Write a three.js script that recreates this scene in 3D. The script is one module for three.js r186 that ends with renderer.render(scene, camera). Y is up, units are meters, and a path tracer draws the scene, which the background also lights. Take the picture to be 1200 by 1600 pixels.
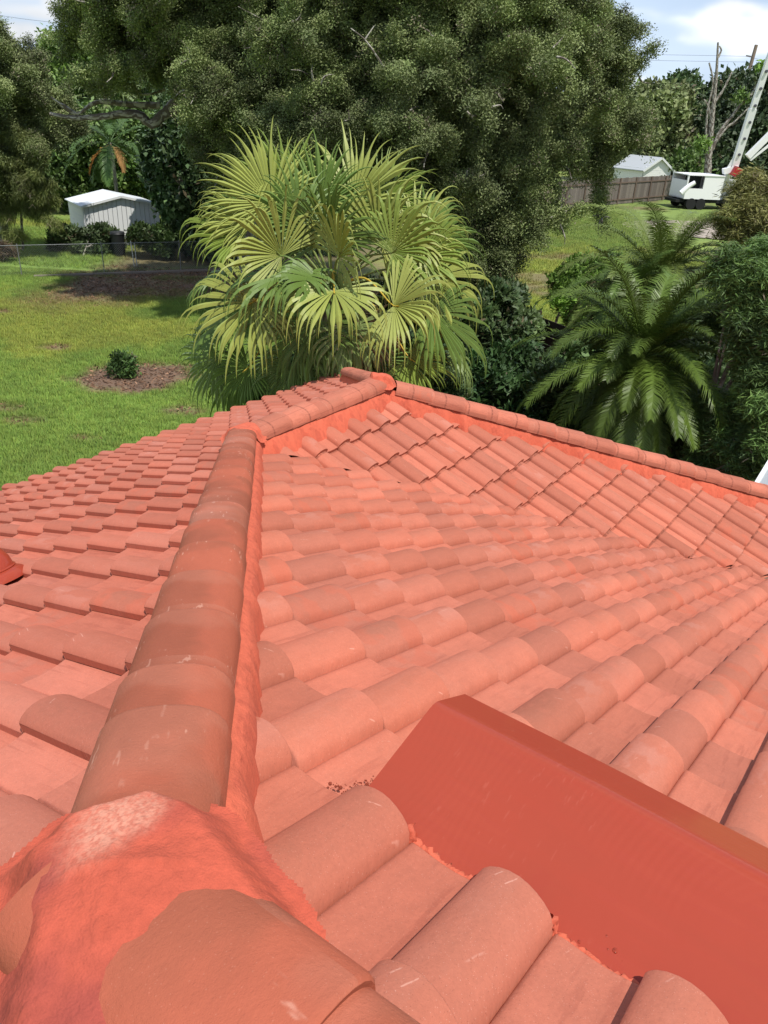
import * as THREE from 'three';
import { mergeGeometries } from 'three/addons/utils/BufferGeometryUtils.js';

// ------------------------------------------------------------------ camera, sky, sun, exposure
const scene = new THREE.Scene();
const CAM_H = 6.4, PITCH = 27.879, ROLL = 3.0165, FPX = 1219.43;
const D2R = Math.PI / 180;
const camera = new THREE.PerspectiveCamera(2 * Math.atan(800 / FPX) / D2R, 0.75, 0.05, 3000);
camera.position.set(0, CAM_H, 0);
camera.rotation.order = 'YXZ';
camera.rotation.set(-PITCH * D2R, 0, ROLL * D2R);
camera.updateMatrixWorld(true);
scene.add(camera);
const renderer = new THREE.WebGLRenderer({ antialias: true });
renderer.toneMapping = THREE.LinearToneMapping;
renderer.toneMappingExposure = 1.2;
renderer.shadowMap.enabled = true;
const SUN_AZ = 143, SUN_EL = 65;
const sunDir = new THREE.Vector3(Math.sin(SUN_AZ * D2R) * Math.cos(SUN_EL * D2R), Math.sin(SUN_EL * D2R), -Math.cos(SUN_AZ * D2R) * Math.cos(SUN_EL * D2R));
const sun = new THREE.DirectionalLight(new THREE.Color(1, 0.955, 0.88), 4.3);
sun.position.copy(sunDir).multiplyScalar(120);
sun.castShadow = true;
sun.shadow.mapSize.set(4096, 4096);
Object.assign(sun.shadow.camera, { left: -70, right: 70, top: 70, bottom: -70, near: 1, far: 320 });
scene.add(sun, sun.target);

// ------------------------------------------------------------------ random numbers and noise
function rng(seed) { let s = seed >>> 0; return () => { s = (s + 0x6d2b79f5) | 0; let t = Math.imul(s ^ (s >>> 15), 1 | s); t = (t + Math.imul(t ^ (t >>> 7), 61 | t)) ^ t; return ((t ^ (t >>> 14)) >>> 0) / 4294967296; }; }
function h3(x, y, z) { let h = Math.imul(x, 374761393) ^ Math.imul(y, 668265263) ^ Math.imul(z, 2147483647 - 5); h = Math.imul(h ^ (h >>> 13), 1274126177); return ((h ^ (h >>> 16)) >>> 0) / 4294967296; }
const sm = (t) => t * t * (3 - 2 * t);
function noise(x, y, z = 0, per = 0) {
  const xi = Math.floor(x), yi = Math.floor(y), zi = Math.floor(z), u = sm(x - xi), v = sm(y - yi), w = sm(z - zi);
  const m = (a) => (per ? ((a % per) + per) % per : a);
  const x0 = m(xi), x1 = m(xi + 1), y0 = m(yi), y1 = m(yi + 1);
  const l = (a, b, t) => a + (b - a) * t;
  const q = (zz) => l(l(h3(x0, y0, zz), h3(x1, y0, zz), u), l(h3(x0, y1, zz), h3(x1, y1, zz), u), v);
  return w === 0 ? q(zi) : l(q(zi), q(zi + 1), w);
}
function fbm(x, y, z = 0, oct = 4, per = 0) { let a = 0.5, s = 0, n = 0, p = per; for (let i = 0; i < oct; i++) { s += a * noise(x, y, z + i * 17, p); n += a; a *= 0.5; x *= 2; y *= 2; if (z % 1) z *= 2; p *= 2; } return s / n; }
const clamp = (x, a = 0, b = 1) => Math.min(b, Math.max(a, x));
const step = (a, b, x) => sm(clamp((x - a) / (b - a)));
const mix = (a, b, t) => a + (b - a) * t;

// ------------------------------------------------------------------ sky with clouds
{
  const W = 2048, Hh = 1024, data = new Float32Array(W * Hh * 4);
  const lin = (c) => Math.pow(c, 2.2);
  for (let j = 0; j < Hh; j++) {
    const el = ((j + 0.5) / Hh - 0.5) * Math.PI, sy = Math.sin(el), cy = Math.cos(el);
    for (let i = 0; i < W; i++) {
      const az = ((i + 0.5) / W - 0.5) * 2 * Math.PI, x = Math.cos(az) * cy, z = Math.sin(az) * cy;
      let r, g, b;
      if (sy < -0.02) { r = 0.16; g = 0.17; b = 0.1; } else {
        const up = clamp(sy);
        r = mix(0.50, 0.10, Math.pow(up, 0.5)); g = mix(0.66, 0.24, Math.pow(up, 0.5)); b = mix(0.82, 0.56, Math.pow(up, 0.5));
        // cloud deck on a sphere-ish layer
        const k = 1 / (Math.max(sy, 0) + 0.16), cx = x * k * 1.35 + 3.1, cz = z * k * 1.35 + 7.7;
        const wx = fbm(cx * 1.1, cz * 1.1, 3, 3) * 1.3, wz = fbm(cx * 1.1 + 9, cz * 1.1, 5, 3) * 1.3;
        const d = fbm(cx + wx, cz + wz, 0, 6);
        const cov = step(0.42, 0.56, d), thick = step(0.50, 0.70, d);
        const fine = fbm(cx * 3.3 + wx, cz * 3.3, 31, 5), low = step(0.42, 0.62, fbm(cx * 0.8 + 4, cz * 0.8 + sy * 5, 11, 4));
        let br = mix(0.98, 0.27, clamp(thick * 0.75 * low + low * 0.32)) * (0.86 + 0.28 * fine);
        const cr = br * 0.90, cg = br * 0.935, cb = br * 0.985;
        const a = clamp(cov + 0.35 * step(0.3, 0, sy));
        r = mix(r, cr, a); g = mix(g, cg, a); b = mix(b, cb, a);
      }
      const o = (j * W + i) * 4; data[o] = r * 1.06; data[o + 1] = g * 1.06; data[o + 2] = b * 1.06; data[o + 3] = 1;
    }
  }
  const t = new THREE.DataTexture(data, W, Hh, THREE.RGBAFormat, THREE.FloatType);
  t.mapping = THREE.EquirectangularReflectionMapping; t.magFilter = THREE.LinearFilter; t.minFilter = THREE.LinearFilter; t.wrapS = THREE.RepeatWrapping; t.needsUpdate = true;
  scene.background = t; scene.environment = t; scene.environmentIntensity = 1; scene.backgroundIntensity = 1;
}

// ------------------------------------------------------------------ helpers
const used = {};
function numbered(n) { const k = used[n] = (used[n] ?? -1) + 1; return k ? n + '_' + String(k).padStart(3, '0') : n; }
function tag(o, label, category, group, kind) { if (label) o.userData.label = label; if (category) o.userData.category = category; if (group) o.userData.group = group; if (kind) o.userData.kind = kind; return o; }
function thing(name, pos, label, category, group) { const o = new THREE.Group(); o.name = numbered(name); o.position.copy(pos); scene.add(o); o.updateMatrixWorld(true); return tag(o, label, category, group); }
// a mesh under a thing; geometry is given in world metres and moved to the thing's own axes
function part(parent, name, geo, mat, world = true) {
  if (Array.isArray(geo)) geo = merge(geo);
  if (world) { parent.updateMatrixWorld(true); geo.applyMatrix4(parent.matrixWorld.clone().invert()); }
  const m = new THREE.Mesh(geo, mat); m.name = name; m.castShadow = m.receiveShadow = true; parent.add(m); return m;
}
function merge(list) {
  const gs = list.map((g) => { const q = g.index ? g.toNonIndexed() : g; for (const n of Object.keys(q.attributes)) if (!['position', 'normal', 'uv'].includes(n)) q.deleteAttribute(n); if (!q.attributes.normal) q.computeVertexNormals(); if (!q.attributes.uv) q.setAttribute('uv', new THREE.BufferAttribute(new Float32Array(q.attributes.position.count * 2), 2)); return q; });
  return mergeGeometries(gs);
}
const V = (R, F, U) => new THREE.Vector3(R, U + CAM_H, -F);          // right, forward, up from the camera
const ray = (px, py) => new THREE.Vector3((px - 600) / FPX, (800 - py) / FPX, -1).applyQuaternion(camera.quaternion);
const at = (px, py, F) => { const d = ray(px, py); return new THREE.Vector3(0, CAM_H, 0).addScaledVector(d, F / -d.z); };
const onGround = (px, py, y = 0) => { const d = ray(px, py); return new THREE.Vector3(0, CAM_H, 0).addScaledVector(d, (y - CAM_H) / d.y); };
const toPx = (p) => { const q = p.clone().project(camera); return [600 + q.x * 600, 800 - q.y * 800, q.z]; };
const dirAz = (az, up = 0) => new THREE.Vector3(Math.sin(az * D2R), up, -Math.cos(az * D2R));
const Y = new THREE.Vector3(0, 1, 0);
function std(r, g, b, rough = 0.85, extra = {}) { const m = new THREE.MeshPhysicalMaterial({ roughness: rough, specularIntensity: rough > 0.7 ? 0.4 : 0.8, side: THREE.DoubleSide, ...extra }); m.color.setRGB(r, g, b); return m; }
function box(w, h, d, x, y, z, ry = 0) { const g = new THREE.BoxGeometry(w, h, d); if (ry) g.rotateY(ry); g.translate(x, y, z); return g; }
function beam(a, b, w, h = w) { const L = a.distanceTo(b), g = new THREE.BoxGeometry(w, h, L); const m = new THREE.Matrix4().lookAt(a, b, Math.abs(b.y - a.y) > 0.95 * L ? new THREE.Vector3(1, 0, 0.01) : Y); g.applyMatrix4(m); const c = a.clone().add(b).multiplyScalar(0.5); g.translate(c.x, c.y, c.z); return g; }
// tapered limb through points
function limb(pts, r0, r1, seg = 7, wob = 0.12, seed = 1) {
  const R = rng(seed), curve = new THREE.CatmullRomCurve3(pts), n = Math.max(4, pts.length * 4), g = new THREE.BufferGeometry(), pos = [], uv = [], idx = [];
  const fr = curve.computeFrenetFrames(n), L = curve.getLength();
  for (let i = 0; i <= n; i++) {
    const t = i / n, p = curve.getPointAt(t), r = mix(r0, r1, t);
    for (let j = 0; j <= seg; j++) {
      const a = (j % seg) / seg * 2 * Math.PI, q = r * (1 + wob * (h3(i, j % seg, seed) - 0.5) * 2);
      pos.push(p.x + q * (Math.cos(a) * fr.normals[i].x + Math.sin(a) * fr.binormals[i].x), p.y + q * (Math.cos(a) * fr.normals[i].y + Math.sin(a) * fr.binormals[i].y), p.z + q * (Math.cos(a) * fr.normals[i].z + Math.sin(a) * fr.binormals[i].z));
      uv.push(j / seg * 2 * Math.PI * r0, t * L);
      if (i < n && j < seg) { const k = i * (seg + 1) + j; idx.push(k, k + seg + 1, k + 1, k + 1, k + seg + 1, k + seg + 2); }
    }
  }
  g.setAttribute('position', new THREE.Float32BufferAttribute(pos, 3)); g.setAttribute('uv', new THREE.Float32BufferAttribute(uv, 2)); g.setIndex(idx); g.computeVertexNormals(); return g;
}
function dataTex(n, fn, srgb, rx = 1, ry = rx) {
  const d = new Uint8Array(n * n * 4);
  for (let j = 0; j < n; j++) for (let i = 0; i < n; i++) { const c = fn(i / n, j / n, i, j), o = (j * n + i) * 4; for (let k = 0; k < 3; k++) d[o + k] = clamp(Array.isArray(c) ? c[k] : c) * 255; d[o + 3] = 255; }
  const t = new THREE.DataTexture(d, n, n); t.wrapS = t.wrapT = THREE.RepeatWrapping; t.magFilter = THREE.LinearFilter; t.minFilter = THREE.LinearMipmapLinearFilter; t.generateMipmaps = true; t.repeat.set(rx, ry); if (srgb) t.colorSpace = THREE.SRGBColorSpace; t.needsUpdate = true; return t;
}
const g2 = (c) => Math.pow(clamp(c), 1 / 2.2);

// ------------------------------------------------------------------ roof surfaces
// Clay and paint: one sheet of 4 x 4 tiles, each cell the weathering and painted crease shade of one tile (0.4 x 0.45 m)
const clayTex = (() => {
  const n = 2048, d = new Uint8Array(n * n * 4), R = rng(77);
  const cells = [];
  for (let c = 0; c < 16; c++) {
    const scuffs = [];
    const m = Math.floor(R() * 5);
    for (let k = 0; k < m; k++) { const cx = 0.1 + R() * 0.62, cy = R() < 0.65 ? 0.80 + R() * 0.12 : 0.25 + R() * 0.6; scuffs.push([cx, cy, (R() - 0.5) * 1.2 + 1.0, 0.015 + R() * 0.05, 0.0025 + R() * 0.004, 0.35 + 0.65 * R()]); }
    cells.push({ tone: 0.88 + R() * 0.2, brown: R() * 0.9 + (c % 5 === 0 ? 0.35 : 0), red: c % 7 === 3 ? 0.8 : R() * 0.25, dust: c % 6 === 2 ? 0.8 : R() * 0.25, scuffs });
  }
  for (let j = 0; j < n; j++) for (let i = 0; i < n; i++) {
    const ci = i >> 9, cj = j >> 9, c = cells[cj * 4 + ci], u = (i & 511) / 512, v = (j & 511) / 512, s = cj * 4 + ci;
    const X = u * 6 + s * 13.7, Yv = v * 6.7 + s * 7.1;
    const big = fbm(X * 0.5, Yv * 0.5, 1, 3), mid = fbm(X * 2.2, Yv * 2.2, 9, 4), fine = h3(i, j, 5), fine2 = fbm(X * 14, Yv * 14, 21, 3);
    // stroke-like brush pattern along the tile
    const brush = fbm(X * 7, Yv * 1.1, 40, 3);
    const crest = Math.exp(-Math.pow((u - 0.20) / 0.16, 2));
    let r = 0.475, g = 0.149, b = 0.090;
    const k = c.tone * (0.90 + 0.14 * big + 0.12 * (mid - 0.5) + 0.08 * (brush - 0.5) + 0.14 * (fine2 - 0.5) + 0.07 * (fine - 0.5)); r *= k; g *= k; b *= k;
    const br = clamp(c.brown * crest * (0.25 + 0.75 * step(0.35, 0.65, mid * 0.6 + big * 0.4)));
    r = mix(r, 0.335 * k, br * 0.75); g = mix(g, 0.114 * k, br * 0.75); b = mix(b, 0.068 * k, br * 0.75);
    const rd = clamp(c.red * step(0.42, 0.6, fbm(X * 0.9 + 3, Yv * 0.9, 15, 3)));
    r = mix(r, 0.49, rd * 0.5); g = mix(g, 0.115, rd * 0.5); b = mix(b, 0.06, rd * 0.5);
    const du = clamp(c.dust * crest * step(0.45, 0.65, fbm(X * 1.6, Yv * 0.8 + 5, 19, 4)));
    r = mix(r, 0.52, du * 0.35); g = mix(g, 0.25, du * 0.35); b = mix(b, 0.19, du * 0.35);
    const wear = step(0.955, 0.985, v) * step(0.40, 0.62, fbm(X * 6, s * 3.3, 81, 3)) * (0.3 + 0.7 * crest); r = mix(r, 0.58, wear * 0.5); g = mix(g, 0.27, wear * 0.5); b = mix(b, 0.19, wear * 0.5);
    const lapBand = step(0.245, 0.215, v) * step(0.15, 0.19, v) * (0.35 + 0.65 * step(0.35, 0.6, fbm(X * 4, Yv * 2, 85, 3))); r *= 1 - 0.42 * lapBand; g *= 1 - 0.46 * lapBand; b *= 1 - 0.46 * lapBand;  // darker patchy band just below the overlap of the tile above
    const run = step(0.56, 0.74, fbm(X * 5, Yv * 0.5, 91, 3)) * step(0.5, 0.75, u); r *= 1 - 0.12 * run; g *= 1 - 0.16 * run; b *= 1 - 0.16 * run;
    const creaseShade = Math.exp(-Math.pow((u - 0.474) / 0.011, 2)) * (0.5 + 0.5 * fbm(Yv * 3, s, 95, 2)); r *= 1 - 0.35 * creaseShade; g *= 1 - 0.4 * creaseShade; b *= 1 - 0.4 * creaseShade;  // shade of the crease painted into the colour as a darker line
    if (fine > 0.9965) { r *= 0.45; g *= 0.4; b *= 0.4; } else if (fine < 0.004) { r = mix(r, 0.75, 0.5); g = mix(g, 0.5, 0.5); b = mix(b, 0.42, 0.5); }
    let sc = 0;
    for (const q of c.scuffs) { const dx = u - q[0], dy = v - q[1]; const ca = Math.cos(q[2]), sa = Math.sin(q[2]), al = dx * ca + dy * sa, ac = -dx * sa + dy * ca; if (Math.abs(al) < q[3] * 1.5 && Math.abs(ac) < 0.02) { const w = q[4] * (0.4 + fbm(al * 40 + q[0] * 50, ac * 160, 60, 2) * 1.2); sc = Math.max(sc, q[5] * step(w, w * 0.3, Math.abs(ac)) * step(q[3] * 1.3, q[3] * 0.7, Math.abs(al)) * step(0.38, 0.55, fbm(X * 10, Yv * 10, 71, 2))); } }
    r = mix(r, 0.62, sc * 0.6); g = mix(g, 0.33, sc * 0.6); b = mix(b, 0.25, sc * 0.6);
    const o = (j * n + i) * 4; d[o] = g2(r) * 255; d[o + 1] = g2(g) * 255; d[o + 2] = g2(b) * 255; d[o + 3] = 255;
  }
  const t = new THREE.DataTexture(d, n, n); t.colorSpace = THREE.SRGBColorSpace; t.magFilter = THREE.LinearFilter; t.wrapS = t.wrapT = THREE.RepeatWrapping; t.needsUpdate = true; return t;
})();
const grainTex = dataTex(512, (u, v, i, j) => 0.5 * fbm(u * 64, v * 64, 2, 3, 64) + 0.28 * h3(i, j, 9) + 0.22 * fbm(u * 8, v * 8, 4, 3, 8), false);
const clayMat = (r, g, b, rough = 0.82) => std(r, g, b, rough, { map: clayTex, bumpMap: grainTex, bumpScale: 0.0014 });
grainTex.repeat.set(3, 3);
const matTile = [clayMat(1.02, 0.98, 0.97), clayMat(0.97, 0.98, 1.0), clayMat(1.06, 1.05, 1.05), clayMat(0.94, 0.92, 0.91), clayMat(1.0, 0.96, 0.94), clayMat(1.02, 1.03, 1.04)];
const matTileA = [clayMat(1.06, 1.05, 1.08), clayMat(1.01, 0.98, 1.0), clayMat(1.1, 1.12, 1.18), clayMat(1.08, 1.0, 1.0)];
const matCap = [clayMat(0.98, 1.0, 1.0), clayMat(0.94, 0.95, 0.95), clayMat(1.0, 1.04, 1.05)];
const capTex = dataTex(1024, (u, v, i, j) => {
  const b1 = fbm(u * 6, v * 6, 3, 4, 6), b2 = fbm(u * 30, v * 12, 8, 3, 30), f = h3(i, j, 2), st = fbm(u * 5, v * 40, 15, 3, 5), m = step(0.42, 0.62, b1);
  let k = 0.86 + 0.2 * b1 + 0.14 * (b2 - 0.5) + 0.08 * (f - 0.5);
  let r = mix(0.325, 0.42, m * 0.6) * k, g = mix(0.086, 0.101, m * 0.6) * k, b = mix(0.044, 0.052, m * 0.6) * k, pa = step(0.55, 0.7, fbm(u * 3 + 1, v * 4, 61, 4, 0)); r = mix(r, 0.42 * k, pa * 0.35); g = mix(g, 0.16 * k, pa * 0.35); b = mix(b, 0.10 * k, pa * 0.35);
  const sc = step(0.68, 0.80, fbm(u * 120, v * 24, 33, 3, 120)) * step(0.52, 0.68, fbm(u * 8 + 3, v * 8, 51, 3, 8));
  r = mix(r, 0.6, sc * 0.5); g = mix(g, 0.32, sc * 0.5); b = mix(b, 0.23, sc * 0.5);
  const sp = f > 0.9955 ? 1 : 0; r = mix(r, 0.6, sp * 0.22); g = mix(g, 0.32, sp * 0.22); b = mix(b, 0.23, sp * 0.22);
  return [g2(r), g2(g), g2(b)];
}, true);
const capBrown = (k, dust = 0) => std(1.0 * k + dust * 0.12, 1.0 * k + dust * 0.4, 1.0 * k + dust * 0.6, 0.78, { map: capTex, bumpMap: grainTex, bumpScale: 0.0016 });
const matCapBrown = [capBrown(1.0), capBrown(0.93), capBrown(1.06), capBrown(1.02, 0.5)];
const mortarTex = dataTex(1024, (u, v, i, j) => {
  const a = fbm(u * 10, v * 10, 5, 4, 10), b = fbm(u * 44, v * 44, 8, 3, 44), f = h3(i, j, 4), k = 0.80 + 0.22 * a + 0.2 * (b - 0.5) + 0.12 * (f - 0.5), dk = step(0.60, 0.72, fbm(u * 20, v * 20, 22, 3, 20));
  return [g2(mix(0.60, 0.42, dk * 0.5) * k), g2(mix(0.128, 0.08, dk * 0.5) * k), g2(mix(0.068, 0.045, dk * 0.5) * k)];
}, true);
const rubbleTex = dataTex(512, (u, v, i, j) => 0.55 * fbm(u * 30, v * 30, 2, 4, 30) + 0.25 * fbm(u * 90, v * 90, 7, 2, 90) + 0.2 * h3(i, j, 3), false);
const matMortar = std(1, 1, 1, 0.9, { map: mortarTex, bumpMap: rubbleTex, bumpScale: 0.006 });
const matFelt = std(0.022, 0.014, 0.013, 0.95);
const matStucco = std(0.62, 0.55, 0.43, 0.9), matFascia = std(0.7, 0.66, 0.58, 0.6);

// slopes: e1 to the right when one faces down the slope, e2 down the slope, n out of it
const T = 0.408814, YAW = 35.4706, W = 0.305, L = 0.35472;
const N0 = V(-0.26712, 0.48012, -0.97396);
const hipDir = dirAz(YAW - 45, -T / Math.SQRT2), ridDir = dirAz(YAW), hip2Dir = dirAz(YAW + 45, -T / Math.SQRT2), ridBE = dirAz(YAW + 90), hipLeft = dirAz(YAW - 135, -T / Math.SQRT2);
const Q = N0.clone().addScaledVector(hipDir, 0.15), J = N0.clone().addScaledVector(hipDir, 5.43938), P = J.clone().addScaledVector(ridDir, 1.84456);
const DROP_A = 3.506, DROP_Q = 7.245;
function frame(face, O) {
  const s = Math.sin(face * D2R), c = Math.cos(face * D2R), e1 = new THREE.Vector3(c, 0, s), e2 = new THREE.Vector3(s, -T, -c).normalize(), n = e1.clone().cross(e2);
  const M = new THREE.Matrix4().makeBasis(e1, e2, n).setPosition(O);
  return { face, O, e1, e2, n, M, inv: M.clone().invert(), pt: (a, b, h = 0) => O.clone().addScaledVector(e1, a).addScaledVector(e2, b).addScaledVector(n, h) };
}
const SA = frame(YAW - 90, N0), SB = frame(YAW, N0), SC = frame(YAW + 90, J), SD = frame(YAW, P), SE = frame(YAW + 180, Q);
function onSlope(S, px, py, h = 0) { const d = ray(px, py), q = S.O.clone().addScaledVector(S.n, h), o = new THREE.Vector3(0, CAM_H, 0), t = q.sub(o).dot(S.n) / d.dot(S.n); const x = o.addScaledVector(d, t).sub(S.O); return [x.dot(S.e1), x.dot(S.e2)]; }

const house = thing('tiled_roof_house', new THREE.Vector3(-0.3, 0, -3.5), 'house under a hipped roof of coral painted barrel tiles, seen from its own ridge', 'house');
house.updateMatrixWorld(true);
const toHouse = house.matrixWorld.clone().invert();

// profile of a tile across its width: x, z, crease
const PROF = [[0, 0.013], [0.003, 0.0185], [0.012, 0.027], [0.028, 0.035], [0.046, 0.0395], [0.066, 0.0405], [0.086, 0.0375], [0.105, 0.031], [0.122, 0.0225], [0.136, 0.0125], [0.1475, -0.0015], [0.1535, -0.0265, 1], [0.159, -0.0165], [0.178, -0.0168], [0.2, -0.0188], [0.226, -0.0205], [0.256, -0.0205], [0.284, -0.0175], [0.304, -0.014], [0.325, -0.013]];
for (const p of PROF) if (p[1] > -0.0145 || p[0] < 0.15) p[1] = -0.0165 + (p[1] + 0.0165) * 0.9;
const TH = 0.032, TLEN = 0.425;
function tileGeo(cell) {
  const ys = [-TLEN, -0.2, -0.03, -0.005, -0.0012, 0], pos = [], nor = [], uv = [], idx = [];
  const ci = cell & 3, cj = cell >> 2, map = (x, y) => [(ci + 0.03 + (x + 0.005) / 0.345 * 0.94) / 4, (cj + 0.03 + (y + TLEN) / TLEN * 0.94) / 4];
  const lift = (y) => (y > -0.001 ? -0.0045 : y > -0.003 ? -0.0018 : 0);
  const runs = [PROF.slice(0, 12), PROF.slice(11)];
  for (const run of runs) {
    const b0 = pos.length / 3;
    ys.forEach((y) => run.forEach((p, i) => {
      const q0 = run[Math.max(0, i - 1)], q1 = run[Math.min(run.length - 1, i + 1)], nx = -(q1[1] - q0[1]), nz = q1[0] - q0[0], l = Math.hypot(nx, nz);
      const ny = (TH / L) + (y > -0.001 ? 1.6 : y > -0.003 ? 0.6 : 0);
      pos.push(p[0], y, p[1] + TH / L * y + lift(y) + 0.005 * Math.max(0, p[1]) / 0.04 * step(-0.16, 0, y)); const ll = Math.hypot(nx / l, ny * -1, nz / l); nor.push(nx / l / ll, ny > 0.5 ? ny / ll : -ny / ll, nz / l / ll); uv.push(...map(p[0], y));
    }));
    const w = run.length;
    for (let j = 0; j < ys.length - 1; j++) for (let i = 0; i < w - 1; i++) { const a = b0 + j * w + i; idx.push(a, a + 1, a + w, a + 1, a + w + 1, a + w); }
  }
  const quad = (a, b, c, d, n, ua, ub) => { const k = pos.length / 3; pos.push(...a, ...b, ...c, ...d); for (let i = 0; i < 4; i++) nor.push(...n); uv.push(...ua, ...ub, ...ub, ...ua); idx.push(k, k + 1, k + 2, k, k + 2, k + 3); };
  for (let i = 0; i < PROF.length - 1; i++) {      // front edge
    const p = PROF[i], q = PROF[i + 1]; quad([p[0], 0, p[1] - 0.0045 + 0.005 * Math.max(0, p[1]) / 0.04], [q[0], 0, q[1] - 0.0045 + 0.005 * Math.max(0, q[1]) / 0.04], [q[0], -0.002, q[1] - TH], [p[0], -0.002, p[1] - TH], [0, 1, 0], map(p[0], -0.01), map(q[0], -0.01));
  }
  for (let j = 0; j < ys.length - 1; j++) {        // the thick side edge
    const y0 = ys[j], y1 = ys[j + 1], z = (y) => TH / L * y + lift(y); quad([0, y0, PROF[0][1] + z(y0)], [0, y1, PROF[0][1] + z(y1)], [0.001, y1, -0.0125 + TH / L * y1], [0.001, y0, -0.0125 + TH / L * y0], [-1, 0, 0], map(0.002, y0), map(0.002, y1));
    quad([0.001, y0, -0.0125 + TH / L * y0], [0.001, y1, -0.0125 + TH / L * y1], [0.03, y1, 0.006 + TH / L * y1], [0.03, y0, 0.006 + TH / L * y0], [0, 0, -1], map(0.002, y0), map(0.002, y1));
  }
  const g = new THREE.BufferGeometry(); g.setAttribute('position', new THREE.Float32BufferAttribute(pos, 3)); g.setAttribute('normal', new THREE.Float32BufferAttribute(nor, 3)); g.setAttribute('uv', new THREE.Float32BufferAttribute(uv, 2)); g.setIndex(idx); return g;
}
const tileGeos = [...Array(16).keys()].map(tileGeo);
// keep the part of a geometry where dot(n, p) + c >= 0
function clipGeo(g, planes) {
  const s = g.index ? g.toNonIndexed() : g; let P_ = s.attributes.position.array, N_ = s.attributes.normal.array, U_ = s.attributes.uv.array, tris = [];
  for (let i = 0; i < P_.length / 3; i += 3) tris.push([0, 1, 2].map((k) => { const a = i + k; return [P_[a * 3], P_[a * 3 + 1], P_[a * 3 + 2], N_[a * 3], N_[a * 3 + 1], N_[a * 3 + 2], U_[a * 2], U_[a * 2 + 1]]; }));
  for (const pl of planes) {
    const out = [], dist = (v) => pl[0] * v[0] + pl[1] * v[1] + pl[2] * v[2] + pl[3];
    for (const t of tris) {
      const poly = [];
      for (let i = 0; i < 3; i++) { const a = t[i], b = t[(i + 1) % 3], da = dist(a), db = dist(b); if (da >= 0) poly.push(a); if ((da >= 0) !== (db >= 0)) { const k = da / (da - db); poly.push(a.map((x, q) => x + (b[q] - x) * k)); } }
      for (let i = 1; i + 1 < poly.length; i++) out.push([poly[0], poly[i], poly[i + 1]]);
    }
    tris = out;
  }
  if (!tris.length) return null;
  const p = [], n = [], u = []; for (const t of tris) for (const v of t) { p.push(v[0], v[1], v[2]); n.push(v[3], v[4], v[5]); u.push(v[6], v[7]); }
  const o = new THREE.BufferGeometry(); o.setAttribute('position', new THREE.Float32BufferAttribute(p, 3)); o.setAttribute('normal', new THREE.Float32BufferAttribute(n, 3)); o.setAttribute('uv', new THREE.Float32BufferAttribute(u, 2)); return o;
}
// vertical plane through a line in plan; keeps the side that `toward` points at, moved by `off` metres into it
function planPlane(p, dir, toward, off = 0) { const d = new THREE.Vector3(dir.x, 0, dir.z).normalize(), n = new THREE.Vector3(-d.z, 0, d.x); if (n.dot(toward) < 0) n.negate(); return new THREE.Plane(n, -n.dot(p) - off); }
const faceV = (f) => dirAz(f);
const plNJ_A = planPlane(Q, hipDir, faceV(YAW - 90), 0.03), plJP_A = planPlane(J, ridDir, faceV(YAW - 90), 0.03), plP3_A = planPlane(P, hipDir, faceV(YAW - 90), 0.03), plQL_A = planPlane(Q, hipLeft, faceV(YAW - 90), 0.03);
const plNJ_B = planPlane(Q, hipDir, faceV(YAW), 0.03), plBE_B = planPlane(Q, ridBE, faceV(YAW), 0.03), plBE_E = planPlane(Q, ridBE, faceV(YAW + 180), 0.03), plQL_E = planPlane(Q, hipLeft, faceV(YAW + 180), 0.03);
const plJP_C = planPlane(J, ridDir, faceV(YAW + 90), 0.03), plP2_C = planPlane(P, hip2Dir, faceV(YAW + 90), 0.03);
const TR = rng(4242), allTiles = [];
function layTiles(S, a0, b0, aR, bR, mats, planesFor, skip) {
  const tmp = new THREE.Matrix4();
  for (let j = bR[0]; j <= bR[1]; j++) for (let i = aR[0]; i <= aR[1]; i++) {
    const r = [TR(), TR(), TR(), TR(), TR(), TR(), TR()];
    const a = a0 + i * W, b = b0 + j * L, c = S.pt(a + W / 2, b - L / 2), px = toPx(c);
    if (px[0] < -500 || px[0] > 1900 || px[1] < 450 || px[1] > 2300 || px[2] > 1) continue;
    if (skip && skip(a, b)) continue;
    const planes = planesFor(c, r); if (!planes) continue;
    const m = new THREE.Matrix4().makeTranslation(a + (r[0] - 0.5) * 0.004, b + (r[1] - 0.5) * 0.007, (r[2] - 0.5) * 0.003).multiply(new THREE.Matrix4().makeRotationZ((r[3] - 0.5) * 0.012)).multiply(new THREE.Matrix4().makeRotationX((r[6] - 0.5) * 0.008));
    const wm = S.M.clone().multiply(m);
    let geo = tileGeos[Math.floor(r[4] * 16)], clipped = false, gone = false;
    const bb = [[0, -TLEN], [0.325, -TLEN], [0, 0], [0.325, 0]].map(([x, y]) => new THREE.Vector3(x, y, 0).applyMatrix4(wm));
    const need = planes.filter((pl) => { const ds = bb.map((p) => pl.distanceToPoint(p)); if (Math.max(...ds) < 0) gone = true; return Math.min(...ds) < 0.03; });
    if (gone) continue;
    if (need.length) {
      const inv = wm.clone().invert(), loc = need.map((pl) => { const q = pl.clone().applyMatrix4(inv); return [q.normal.x, q.normal.y, q.normal.z, q.constant]; });
      geo = clipGeo(geo, loc); clipped = true; if (!geo) continue;
    }
    const dist = c.distanceTo(camera.position), inF = px[0] > -60 && px[0] < 1260 && px[1] < 1680;
    allTiles.push({ geo, m: toHouse.clone().multiply(wm), mat: mats[Math.floor(r[5] * mats.length)], score: (inF ? 1 : 0.02) * Math.max(0.05, camera.position.clone().sub(c).normalize().dot(S.n)) / (dist * dist) });
  }
}
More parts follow.
